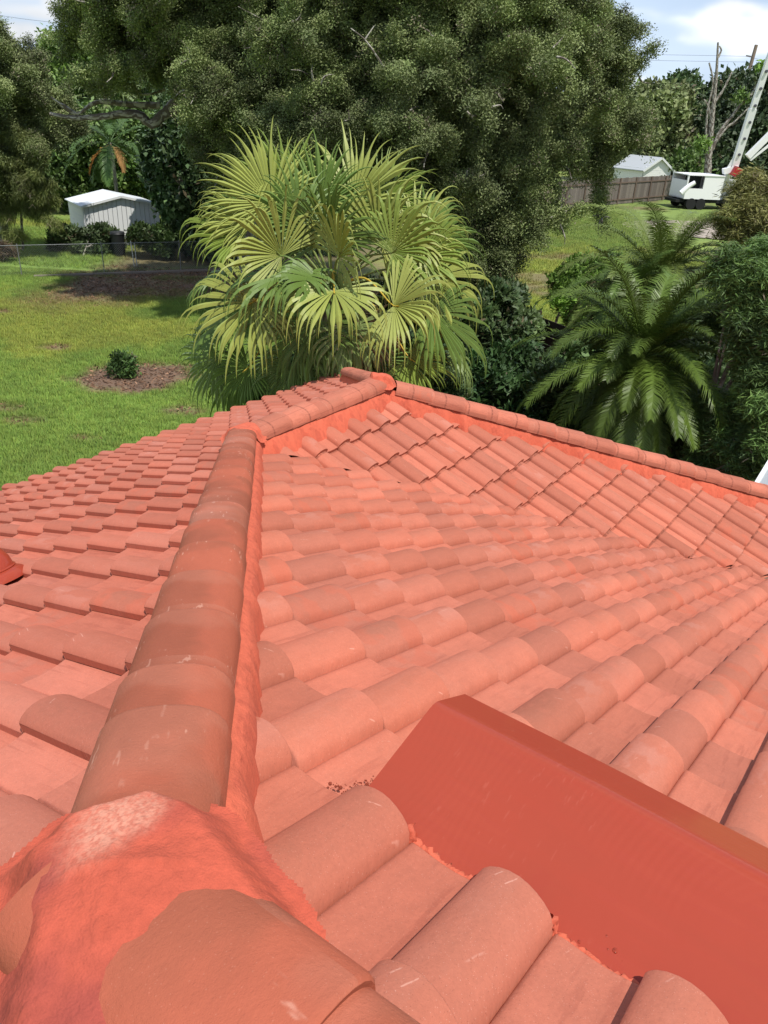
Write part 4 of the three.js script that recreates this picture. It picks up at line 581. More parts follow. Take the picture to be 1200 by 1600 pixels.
// ------------------------------------------------------------------ palms
// a fan leaf: fused near the hub, free drooping fingers beyond
function fanLeaf(hub, dir, up, Rr, seed, droop, o = {}) {
  const R = rng(seed), pos = [], nor = [], idx = [], n = o.n ?? 46, span = (o.span ?? 150) * D2R, d = dir.clone().normalize(), s = d.clone().cross(up).normalize(), nn = s.clone().cross(d).normalize(), steps = 14;
  for (let j = 0; j < n; j++) {
    if (R() < 0.03) continue; const ph = mix(-span, span, (j + 0.5 + (R() - 0.5) * 0.7) / n), dphi = 2 * span / n, len = Rr * (1 - 0.22 * Math.pow(Math.abs(ph) / span, 2)) * (0.8 + R() * 0.34), rd = d.clone().multiplyScalar(Math.cos(ph)).addScaledVector(s, Math.sin(ph)).addScaledVector(nn, 0.22 - 0.34 * Math.cos(ph)).normalize();
    const side = rd.clone().cross(nn).normalize(), p = hub.clone(), v = rd.clone(), fuse = 0.52 + R() * 0.12, bend = 0.42 + R() * 0.16, st = len / steps, b0 = pos.length / 3, dr = droop * (0.6 + R() * 0.8), tw = (R() - 0.5) * 0.5;
    for (let k = 0; k <= steps; k++) {
      const t = k / steps, r = t * len, w = (t < fuse ? r * dphi * 0.5 : fuse * len * dphi * 0.5 * (0.5 * Math.pow(1 - (t - fuse) / (1 - fuse), 0.6) + 0.5 * Math.max(0, 1 - (t - fuse) / 0.14))) * 1.02, sd = side.clone().applyAxisAngle(v, t > fuse ? tw * (t - fuse) * 2 : 0), nl = sd.clone().cross(v).normalize().multiplyScalar(-1), f = Math.min(w * 0.9, 0.03);
      const a = p.clone().addScaledVector(sd, -w), c = p.clone().addScaledVector(sd, w), m = p.clone().addScaledVector(nl, -f);
      pos.push(a.x, a.y, a.z, m.x, m.y, m.z, c.x, c.y, c.z);
      if (k < steps) { const q = b0 + k * 3; idx.push(q, q + 1, q + 3, q + 1, q + 4, q + 3, q + 1, q + 2, q + 4, q + 2, q + 5, q + 4); }
      v.y -= (t < bend ? 0.25 : 0.25 + 24 * (t - bend)) * dr * st / Rr; if (t > fuse) { v.x += (R() - 0.5) * 0.09; v.z += (R() - 0.5) * 0.09; } v.normalize(); p.addScaledVector(v, st);
    }
  }
  const g = new THREE.BufferGeometry(); g.setAttribute('position', new THREE.Float32BufferAttribute(pos, 3)); g.setIndex(idx); const q = g.toNonIndexed(); q.computeVertexNormals(); return q;
}
{
  const c = at(520, 425, 12.7), base = new THREE.Vector3(c.x, 0, c.z), palm = thing('fan_palm', base, 'large fan palm with drooping pleated leaves at the end of the roof ridge', 'palm');
  const R = rng(55), green = [std(0.18, 0.245, 0.042, 0.48), std(0.115, 0.18, 0.036, 0.48), std(0.275, 0.31, 0.07, 0.5)].map((m) => { const p = new THREE.MeshPhysicalMaterial({ color: m.color, roughness: 0.45, transmission: 0.08, thickness: 0, side: THREE.DoubleSide, specularIntensity: 0.5 }); return p; }), under = new THREE.MeshPhysicalMaterial({ color: new THREE.Color().setRGB(0.19, 0.26, 0.07), roughness: 0.55, transmission: 0.2, thickness: 0, side: THREE.DoubleSide }), yel = std(0.5, 0.36, 0.045, 0.5), stem = std(0.2, 0.25, 0.07, 0.5), matTrunk = std(0.16, 0.12, 0.085, 0.95, { bumpMap: barkTex, bumpScale: 0.04 });
  const heart = c.clone().add(new THREE.Vector3(0, -0.25, 0));
  // leaves by the place of their hubs; the last number is how far they hang
  const leaves = [];
  const add = (px, py, F, Rr, droop, mat, st, o) => leaves.push({ hub: at(px, py, F), Rr, droop, mat, st, o });
  // upright leaves at the back and top, leaning left and right of the heart
  for (const [x, y, F, d, m] of [[425, 318, 12.8, 0.36, 2], [448, 300, 13.0, 0.3, 0], [500, 325, 12.9, 0.34, 1], [552, 318, 13.0, 0.36, 2], [592, 325, 12.9, 0.42, 0], [470, 350, 12.5, 0.5, 1], [590, 368, 12.4, 0.6, 2], [512, 372, 12.2, 0.75, 1]]) add(x, y, F, 1.02, d, m, 0);
  // leaves standing out to the sides, their ends hanging
  for (const [x, y, F, d, m] of [[392, 348, 12.6, 0.9, 2], [372, 372, 12.5, 1.2, 0], [648, 372, 12.5, 0.9, 2], [658, 402, 12.3, 1.2, 0], [675, 435, 12.6, 1.5, 2], [530, 402, 11.8, 1.2, 2], [440, 400, 11.9, 1.3, 2], [612, 395, 12.0, 1.15, 0], [455, 430, 11.8, 1.6, 1], [362, 425, 12.7, 1.7, 1], [410, 335, 13.4, 0.6, 1], [665, 378, 13.3, 1.0, 1], [500, 440, 11.6, 1.6, 1]]) add(x, y, F, 0.98, d, m, 0);
  // three low leaves on long yellow stalks and the hanging skirt
  add(395, 472, 11.7, 1.0, 1.5, 2, 1); add(522, 455, 11.3, 0.95, 1.7, 2, 1); add(615, 478, 11.5, 1.0, 1.4, 2, 1); add(640, 560, 11.9, 0.85, 0.7, 0, 1); add(388, 575, 12.2, 0.8, 1.4, 1, 1); add(675, 490, 12.1, 0.95, 1.5, 1, 0); add(355, 500, 12.4, 0.95, 1.5, 1, 0); add(440, 480, 12.9, 0.8, 1.6, 3, 0); add(560, 490, 13.2, 0.8, 1.6, 3, 0); add(650, 460, 13.4, 0.85, 1.5, 3, 0); add(420, 440, 13.5, 0.85, 1.5, 3, 0); add(470, 520, 12.2, 0.85, 1.7, 3, 0); add(570, 520, 12.2, 0.85, 1.7, 3, 0); add(640, 540, 12.6, 0.85, 1.6, 1, 0); add(520, 540, 12.9, 0.9, 1.7, 3, 0); add(430, 560, 12.9, 0.8, 1.7, 3, 0); add(600, 580, 12.9, 0.8, 1.6, 3, 0); add(340, 560, 12.6, 0.8, 1.5, 3, 0); add(360, 590, 12.9, 0.7, 1.5, 1, 0); add(700, 540, 12.8, 0.8, 1.5, 3, 0); add(500, 505, 11.9, 0.9, 1.8, 1, 0); add(548, 510, 11.8, 0.9, 1.8, 3, 0); add(520, 560, 12.1, 0.8, 1.8, 3, 0); add(460, 570, 12.2, 0.8, 1.8, 3, 0); add(580, 565, 12.2, 0.8, 1.8, 1, 0);
  const dead = std(0.26, 0.19, 0.10, 0.85);
  leaves.forEach((l, i) => {
    const out = l.hub.clone().sub(heart), ln = out.length(), d = out.clone().normalize().add(new THREE.Vector3(0, l.droop > 1.4 ? -0.25 : 0.18, 0)).normalize(), toCam = camera.position.clone().sub(l.hub).setY(0).normalize(), up = new THREE.Vector3(0, l.droop > 1.3 ? 0.8 : 0.55, 0).addScaledVector(toCam, l.droop > 1.3 ? 0.45 : 0.8).add(new THREE.Vector3(R() - 0.5, R() - 0.5, R() - 0.5).multiplyScalar(0.9)).normalize();
    const f = part(palm, numbered('fan_leaf'), [fanLeaf(l.hub, d, up, l.Rr * (l.droop > 1.4 ? 1.2 : 1.1) * (0.86 + R() * 0.28), 300 + i, l.droop * (0.8 + R() * 0.5), { span: 92 + R() * 34, n: 34 })], l.mat === 3 ? (i % 4 === 1 ? dead : under) : green[l.mat]);
    const mid = heart.clone().lerp(l.hub, 0.55).add(new THREE.Vector3(0, 0.13 * ln + (l.st ? 0.08 : 0), 0)); part(palm, numbered('leaf_stalk'), [limb([heart.clone(), mid, l.hub, l.hub.clone().addScaledVector(d, 0.12)], 0.026, 0.009, 6, 0.03, i)], l.st ? yel : stem);
  });
  part(palm, 'trunk', [limb([base.clone(), base.clone().lerp(heart, 0.5), heart.clone().add(new THREE.Vector3(0, 0.1, 0))], 0.19, 0.16, 12, 0.1, 3)], matTrunk);
  const fl = []; for (const [x, y, F] of [[375, 455, 12.4], [445, 500, 12.0], [380, 430, 12.8], [470, 450, 12.2], [400, 470, 12.5]]) for (let i = 0; i < 26; i++) { const a = at(x, y, F), b = a.clone().add(new THREE.Vector3(R() - 0.5, -R() * 0.6, R() - 0.5).multiplyScalar(0.55)); fl.push(limb([a, a.clone().lerp(b, 0.5).add(new THREE.Vector3(0, 0.06, 0)), b], 0.006, 0.003, 4, 0.1, i)); } part(palm, 'flower_stalks', fl, std(0.30, 0.20, 0.05, 0.8)).userData.kind = 'stuff';
}
// a feather leaf: arching midrib with leaflets on both sides
function featherLeaf(base, dir, len, seed, sag, o = {}) {
  const R = rng(seed), n = o.n ?? 52, steps = 26, st = len / steps, p = base.clone(), v = dir.clone().normalize(), pts = [p.clone()], dirs = [v.clone()]; for (let i = 0; i < steps; i++) { v.y -= sag * st / len * (0.35 + 1.5 * i / steps); v.normalize(); p.addScaledVector(v, st); pts.push(p.clone()); dirs.push(v.clone()); }
  const pos = [], rib = limb(pts.filter((_, i) => i % 4 === 0 || i === steps), o.rr ?? 0.014, 0.003, 5, 0.02, seed), lw = o.w ?? 0.011;
  for (let i = 0; i < n; i++) {
    const t = 0.14 + 0.86 * i / (n - 1), k = Math.min(steps - 1, Math.floor(t * steps)), q = pts[k].clone().lerp(pts[k + 1], t * steps - k), d = dirs[k], s = d.clone().cross(Y); if (s.lengthSq() < 0.01) s.set(1, 0, 0); s.normalize(); const nn = s.clone().cross(d).normalize(), ll = (o.l ?? 0.36) * Math.pow(Math.sin(Math.PI * clamp(0.16 + t * 0.80)), 0.6) * (0.85 + R() * 0.3);
    for (const sg of [-1, 1]) {
      const dd = d.clone().multiplyScalar(0.62 + 0.5 * t).addScaledVector(s, sg).addScaledVector(nn, 0.28 + (R() - 0.5) * 0.5).normalize(), w = d.clone().multiplyScalar(lw), a = q.clone(), m = a.clone().addScaledVector(dd, ll * 0.5), e = m.clone().addScaledVector(dd.clone().add(new THREE.Vector3(0, -0.45 * (o.hang ?? 1), 0)).normalize(), ll * 0.5);
      for (const x of [a.clone().sub(w), a.clone().add(w), m.clone().add(w), a.clone().sub(w), m.clone().add(w), m.clone().sub(w), m.clone().sub(w), m.clone().add(w), e]) pos.push(x.x, x.y, x.z);
    }
  }
  const g = new THREE.BufferGeometry(); g.setAttribute('position', new THREE.Float32BufferAttribute(pos, 3)); g.computeVertexNormals(); return [g, rib];
}
function featherPalm(px, py, F, n, len, label, seed, tone, o = {}) {
  const c = at(px, py, F), base = new THREE.Vector3(c.x, 0, c.z), palm = thing('date_palm', base, label, 'palm'), R = rng(seed), mats = [0.8, 1, 1.25].map((k) => new THREE.MeshPhysicalMaterial({ color: new THREE.Color().setRGB(tone[0] * k, tone[1] * k, tone[2] * k), roughness: 0.4, specularIntensity: 0.4, transmission: 0.2, thickness: 0, side: THREE.DoubleSide }));
  for (let i = 0; i < n; i++) { const az = i * 2.39996 + R() * 0.4, el = mix(1.3, -0.7, Math.pow(i / n, 0.85)) + (R() - 0.5) * 0.2, d = new THREE.Vector3(Math.cos(az) * Math.cos(el), Math.sin(el), Math.sin(az) * Math.cos(el)); part(palm, numbered('feather_leaf'), featherLeaf(c.clone().addScaledVector(d, 0.05), d, len * (0.72 + R() * 0.5), seed + i, (o.sag ?? 1.5) * (0.65 + R() * 0.8), o), mats[Math.floor(R() * 3)]); }
  part(palm, 'trunk', [limb([base.clone(), base.clone().lerp(c, 0.5).add(new THREE.Vector3(0.05, 0, 0)), c], o.tr ?? 0.1, (o.tr ?? 0.1) * 0.9, 10, 0.15, seed)], o.trunkMat ?? std(0.13, 0.095, 0.07, 0.95)); return palm;
}
featherPalm(1005, 560, 12.6, 84, 1.95, 'glossy dark green date palm nearest to the roof hip', 401, [0.09, 0.14, 0.022], { l: 0.37, n: 86, w: 0.0088, sag: 1.5, hang: 1.2 });
featherPalm(1030, 438, 16.5, 66, 2.05, 'dull green date palm rising behind the glossy one', 402, [0.135, 0.18, 0.04], { l: 0.36, n: 90, w: 0.008, sag: 1.6, hang: 1.4 });
featherPalm(985, 462, 15.8, 30, 1.25, 'low date palm between the far lawn and the glossy palm', 403, [0.10, 0.16, 0.036], { l: 0.32, n: 80, w: 0.008, sag: 1.6 });
{ const p = featherPalm(172, 222, 40, 15, 2.6, 'slender palm with one orange dead leaf behind the metal shed', 404, [0.07, 0.13, 0.035], { l: 0.55, n: 40, w: 0.025, rr: 0.03, tr: 0.09, trunkMat: std(0.25, 0.24, 0.2, 0.9) }); const c = at(172, 226, 39.9); part(p, 'dead_leaf', featherLeaf(c, new THREE.Vector3(-0.7, -0.35, 0.3), 1.7, 5, 1.6, { l: 0.5, n: 36, w: 0.03, rr: 0.03 }), std(0.42, 0.17, 0.035, 0.8)).userData.label = 'hanging orange dead leaf'; part(p, 'dead_leaf_001', featherLeaf(c, new THREE.Vector3(0.6, -0.2, 0.5), 1.5, 6, 2.2, { l: 0.4, n: 30, w: 0.025, rr: 0.03 }), std(0.3, 0.17, 0.06, 0.8)); }
{ // pale fan palm far left
  const c = at(165, 150, 48), base = new THREE.Vector3(c.x, 0, c.z), palm = thing('fan_palm', base, 'pale fan palm far away behind the bare oak limbs', 'palm'), R = rng(61), m = leafMat(0.5, 0.2); m.color.setRGB(0.14, 0.19, 0.06);
  for (let i = 0; i < 14; i++) { const az = i * 2.4, el = 0.9 - i * 0.1, d = new THREE.Vector3(Math.cos(az) * Math.cos(el), Math.sin(el), Math.sin(az) * Math.cos(el)), h = c.clone().addScaledVector(d, 1.1); part(palm, numbered('fan_leaf'), [fanLeaf(h, d, Y, 1.1, 500 + i, 1, { n: 22 }), limb([c.clone(), c.clone().lerp(h, 0.5).add(new THREE.Vector3(0, 0.15, 0)), h], 0.03, 0.015, 5, 0.05, i)], m); }
  part(palm, 'trunk', [limb([base.clone(), base.clone().lerp(c, 0.5), c], 0.18, 0.15, 8, 0.1, 2)], std(0.2, 0.17, 0.13, 0.95));
}

// ------------------------------------------------------------------ left yard: shed, fence, bin
const matWhite = std(0.72, 0.73, 0.72, 0.55), matMetal = std(0.3, 0.31, 0.31, 0.5, { metalness: 0.6 });
{ // metal shed: ribbed walls, low gabled roof
  const a = onGround(138, 388), sh = thing('garden_shed', a, 'white ribbed metal garden shed with low gable roof under the trees', 'shed'); const u = dirAz(55), v = dirAz(-35), w = 3.25, d = 2.5, h = 1.72, hr = 2.08; sh.updateMatrixWorld(true);
  const pt = (x, y, z) => a.clone().addScaledVector(u, x).addScaledVector(v, z).setY(y);
  const ribs = (p, q, h0, h1, nm, horiz) => { const n = Math.round(p.distanceTo(q) / 0.2), gs = [], m = 9; if (horiz) { for (let i = 0; i < 11; i++) gs.push(beam(p.clone().setY(0.08 + i * 0.15 + 0.07), q.clone().setY(0.08 + i * 0.15 + 0.07), 0.03 + (i % 2) * 0.012, 0.146)); } else for (let i = 0; i < n; i++) { const t = (i + 0.5) / n, c = p.clone().lerp(q, t), hh = h0(t), b = new THREE.BoxGeometry(0.185, hh, 0.03 + (i % 2) * 0.014); b.rotateY(Math.atan2(-(q.z - p.z), q.x - p.x)); b.translate(c.x, hh / 2 + 0.05, c.z); gs.push(b); } return part(sh, nm, gs, matWhite); };
  const gab = (t) => h + (hr - h) * (1 - Math.abs(t * 2 - 1)) - 0.03;
  ribs(pt(0, 0, 0), pt(w, 0, 0), gab, 0, 'wall'); ribs(pt(0, 0, d), pt(w, 0, d), gab, 0, 'wall'); ribs(pt(0, 0, 0), pt(0, 0, d), () => h, 0, 'wall', true); ribs(pt(w, 0, 0), pt(w, 0, d), () => h, 0, 'wall', true);
  for (const [x0, x1] of [[-0.12, w / 2], [w + 0.12, w / 2]]) { const y0 = h - 0.02, A = pt(x0, y0, -0.15), Bq = pt(x1, hr, -0.15), C = pt(x1, hr, d + 0.12), Dq = pt(x0, y0, d + 0.12), up = new THREE.Vector3(0, 0.035, 0), pos = []; const q4 = (p, q, r, s) => pos.push(p, q, r, p, r, s); const A2 = A.clone().add(up), B2 = Bq.clone().add(up), C2 = C.clone().add(up), D2 = Dq.clone().add(up); q4(A2, B2, C2, D2); q4(A, Bq, C, Dq); q4(A, A2, B2, Bq); q4(Dq, D2, C2, C); q4(A, A2, D2, Dq); const g = new THREE.BufferGeometry().setFromPoints(pos); g.computeVertexNormals(); part(sh, 'roof_panel', [g], std(0.66, 0.69, 0.72, 0.5)); }
  for (const z of [-0.16]) part(sh, 'gable_trim', [beam(pt(-0.1, h, z), pt(w / 2, hr + 0.02, z), 0.03, 0.09), beam(pt(w + 0.1, h, z), pt(w / 2, hr + 0.02, z), 0.03, 0.09)], matWhite);
  for (const x of [0.0, w]) part(sh, 'corner_trim', [beam(pt(x, 0.02, -0.02), pt(x, h, -0.02), 0.07)], matWhite);
  const b0 = onGround(187, 400), bin = thing('trash_bin', b0, 'black plastic bin standing in front of the metal shed', 'bin'), bm = std(0.012, 0.013, 0.014, 0.5); const body = new THREE.CylinderGeometry(0.29, 0.23, 0.9, 20, 3); body.translate(b0.x, 0.45, b0.z); const lid = new THREE.CylinderGeometry(0.27, 0.31, 0.08, 20); lid.translate(b0.x, 0.94, b0.z); part(bin, 'body', [body], bm); part(bin, 'lid', [lid], bm);
}
{ // chain link fence
  const f = thing('chain_link_fence', fenceA.clone(), 'grey chain link fence across the back of the lawn', 'fence'), len = fenceA.distanceTo(fenceB) + 6, hgt = 1.05, P0 = fenceA.clone(), pt = (s, y) => P0.clone().addScaledVector(fenceDir, s).setY(y + 0.04), gs = [], wire = (a, b, r) => { const d = b.clone().sub(a), g = new THREE.CylinderGeometry(r, r, d.length(), 3, 1, true); g.applyQuaternion(new THREE.Quaternion().setFromUnitVectors(Y, d.clone().normalize())); const c = a.clone().add(b).multiplyScalar(0.5); g.translate(c.x, c.y, c.z); return g; };
  for (let s = -hgt; s < len; s += 0.085) for (const k of [1, -1]) { let s0 = s, s1 = s + hgt, y0 = 0, y1 = hgt; if (s0 < 0) { y0 = -s0; s0 = 0; } if (s1 > len) { y1 = len - s; s1 = len; } gs.push(wire(pt(k > 0 ? s0 : s0, k > 0 ? y0 : hgt - y0), pt(s1, k > 0 ? y1 : hgt - y1), 0.0022)); }
  part(f, 'wire_mesh', gs, matMetal).userData.kind = 'stuff'; part(f, 'rail', [wire(pt(0, hgt), pt(len, hgt), 0.013)], matMetal);
  for (let s = 0.3; s < len; s += 2.9) part(f, 'post', [wire(pt(s, -0.04), pt(s, hgt + 0.06), 0.022)], matMetal);
  // bare edging board along its foot and two thin white stakes
  const ed = thing('edging_board', pt(8, 0).setY(0), 'weathered grey edging laid along the foot of the chain link fence', 'edging'); part(ed, 'board', [beam(pt(3.6, -0.0).addScaledVector(new THREE.Vector3(-fenceDir.z, 0, fenceDir.x), 0.35 * -fSign * -1), pt(len - 2, 0.0).addScaledVector(new THREE.Vector3(-fenceDir.z, 0, fenceDir.x), 0.35 * -fSign * -1), 0.09, 0.1)], std(0.24, 0.2, 0.17, 0.95));
  for (const [x0, y0, x1, y1, lab] of [[210, 416, 204, 378, 'thin white stake leaning by the fence, left of two'], [214, 416, 210, 382, 'thin white stake leaning by the fence, right of two']]) { const a = onGround(x0, y0), b = at(x1, y1, -a.z - 0.1), st = thing('garden_stake', a, lab, 'stake'); part(st, 'shaft', [wire(a, b, 0.022)], matWhite); part(st, 'tip', [wire(b, b.clone().add(b.clone().sub(a).normalize().multiplyScalar(0.05)), 0.014)], matWhite); }
}
// ------------------------------------------------------------------ right yard: board fences
function boardFence(name, a, b, hgt, bw, label, mat, railMat, postEvery, out) {
  const f = thing(name, a.clone(), label, 'fence'), len = a.distanceTo(b), d = b.clone().sub(a).normalize(), n = Math.round(len / bw), R = rng(len * 1000 | 0), g = new THREE.BoxGeometry(bw - 0.012, 1, 0.022); f.updateMatrixWorld(true); const ang = Math.atan2(-d.z, d.x);
  for (let i = 0; i < n; i++) { const p = a.clone().addScaledVector(d, (i + 0.5) * len / n), h = hgt + (R() - 0.5) * 0.04, m = new THREE.Mesh(g, mat[Math.floor(R() * mat.length)]); m.name = numbered('fence_board'); m.position.copy(p.sub(a)).setY(h / 2 + 0.04); m.scale.set(len / n / bw, h, 1); m.rotation.y = ang + (R() - 0.5) * 0.03; m.castShadow = m.receiveShadow = true; f.add(m); }
  const off = new THREE.Vector3(-d.z, 0, d.x).multiplyScalar(out); for (const y of [0.35, hgt - 0.3]) part(f, 'rail', [beam(a.clone().add(off).setY(y), b.clone().add(off).setY(y), 0.04, 0.09)], railMat);
  for (let s = 0; s < len; s += postEvery) part(f, 'post', [beam(a.clone().addScaledVector(d, s).addScaledVector(off, 1.7).setY(0), a.clone().addScaledVector(d, s).addScaledVector(off, 1.7).setY(hgt + 0.05), 0.1)], railMat); return f;
}
const greyWood = [std(0.17, 0.145, 0.125, 0.95), std(0.145, 0.122, 0.105, 0.95), std(0.2, 0.17, 0.145, 0.95)], redWood = std(0.15, 0.11, 0.085, 0.95), darkWood = [std(0.05, 0.035, 0.026, 0.95), std(0.065, 0.045, 0.034, 0.95), std(0.042, 0.03, 0.022, 0.95)];
boardFence('board_fence', onGround(850, 330), onGround(1075, 309), 1.85, 0.2, 'weathered grey board fence across the end of the far lawn', greyWood, redWood, 2.4, 0.04);
{ // near dark fence of long horizontal boards
  const a = at(770, 455, 21).setY(0), b = at(930, 520, 17.5).setY(0), f = thing('board_fence', a, 'dark brown fence of horizontal boards right of the fan palm', 'fence'), d = b.clone().sub(a); for (let r = 0; r < 9; r++) for (let k = 0; k < 2; k++) part(f, numbered('fence_slat'), [beam(a.clone().addScaledVector(d, k * 0.5).setY(0.18 + r * 0.2), a.clone().addScaledVector(d, k * 0.5 + 0.495).setY(0.18 + r * 0.2), 0.025, 0.17)], darkWood[(r + k) % 3]);
  for (let k = 0; k <= 2; k++) part(f, 'post', [beam(a.clone().addScaledVector(d, k * 0.5).setY(0), a.clone().addScaledVector(d, k * 0.5).setY(2.0), 0.1)], darkWood[0]);
}
// ------------------------------------------------------------------ far right
{ // white clapboard shed
  const a = onGround(1000, 298); a.multiplyScalar(1); const sh = thing('clapboard_shed', a, 'small white clapboard shed with a grey gable roof beyond the fence', 'shed'), u = dirAz(88), v = dirAz(-40), w = 2.5, d = 3.2, h = 1.85, hr = 2.75, pt = (x, y, z) => a.clone().addScaledVector(u, x).addScaledVector(v, z).setY(y), gs = [], g2_ = [];
  for (let y = 0; y < hr - 0.08; y += 0.16) { const inset = y > h ? (y - h) / (hr - h) * w / 2 : 0; gs.push(beam(pt(inset, y + 0.08, 0), pt(w - inset, y + 0.08, 0), 0.04 + ((y / 0.16) % 2 < 1 ? 0.012 : 0), 0.155)); if (y < h) g2_.push(beam(pt(0, y + 0.08, 0.05), pt(0, y + 0.08, d), 0.04, 0.155), beam(pt(w, y + 0.08, 0.05), pt(w, y + 0.08, d), 0.04, 0.155)); }
  part(sh, 'wall', gs, std(0.78, 0.78, 0.76, 0.6)); part(sh, 'wall', g2_, std(0.74, 0.75, 0.74, 0.6));
  for (const [x0, x1] of [[-0.25, w / 2], [w + 0.25, w / 2]]) { const q = [pt(x0, h - 0.2, -0.25), pt(x1, hr + 0.06, -0.25), pt(x1, hr + 0.06, d), pt(x0, h - 0.2, d)], up = new THREE.Vector3(0, 0.07, 0), r = q.map((p) => p.clone().add(up)), g = new THREE.BufferGeometry().setFromPoints([q[0], q[1], q[2], q[0], q[2], q[3], r[0], r[1], r[2], r[0], r[2], r[3], q[0], q[1], r[1], q[0], r[1], r[0], q[0], q[3], r[3], q[0], r[3], r[0]]); g.computeVertexNormals(); part(sh, 'roof', [g], std(0.42, 0.44, 0.46, 0.8)); part(sh, 'gable_trim', [beam(q[0].clone().addScaledVector(v, -0.03), q[1].clone().addScaledVector(v, -0.03), 0.04, 0.16)], matWhite); }
}
{ // parked car roof showing over the fence
  const c = onGround(1050, 297), car = thing('parked_car', c, 'pale parked car half hidden behind the grey fence', 'car'), q = new THREE.Quaternion().setFromAxisAngle(Y, 0.2), X = (x, y, z) => new THREE.Vector3(x, y, z).applyQuaternion(q).add(c), prof = (w, pts) => { const s = new THREE.Shape(pts.map(([x, y]) => new THREE.Vector2(x, y))), g = new THREE.ExtrudeGeometry(s, { depth: w, bevelEnabled: true, bevelSize: 0.06, bevelThickness: 0.06, bevelSegments: 2 }); g.translate(0, 0, -w / 2); g.applyQuaternion(q); g.translate(c.x, 0, c.z); return g; };
  part(car, 'body', [prof(1.6, [[-2.2, 0.35], [2.2, 0.35], [2.2, 0.8], [1.4, 1.0], [-2.1, 1.05], [-2.25, 0.7]])], std(0.55, 0.55, 0.52, 0.35)); part(car, 'cabin', [prof(1.4, [[-1.9, 1.0], [1.2, 1.0], [0.5, 1.58], [-1.5, 1.6]])], std(0.03, 0.04, 0.045, 0.15)); part(car, 'roof', [prof(1.3, [[-1.5, 1.6], [0.5, 1.58], [0.45, 1.66], [-1.4, 1.68]])], std(0.6, 0.6, 0.57, 0.35));
  for (const x of [-1.35, 1.4]) for (const z of [-0.8, 0.8]) { const w = new THREE.CylinderGeometry(0.33, 0.33, 0.2, 18); w.rotateX(Math.PI / 2); w.applyQuaternion(q); const p = X(x, 0.33, z); w.translate(p.x, p.y, p.z); part(car, 'wheel', [w], std(0.02, 0.02, 0.02, 0.9)); }
}
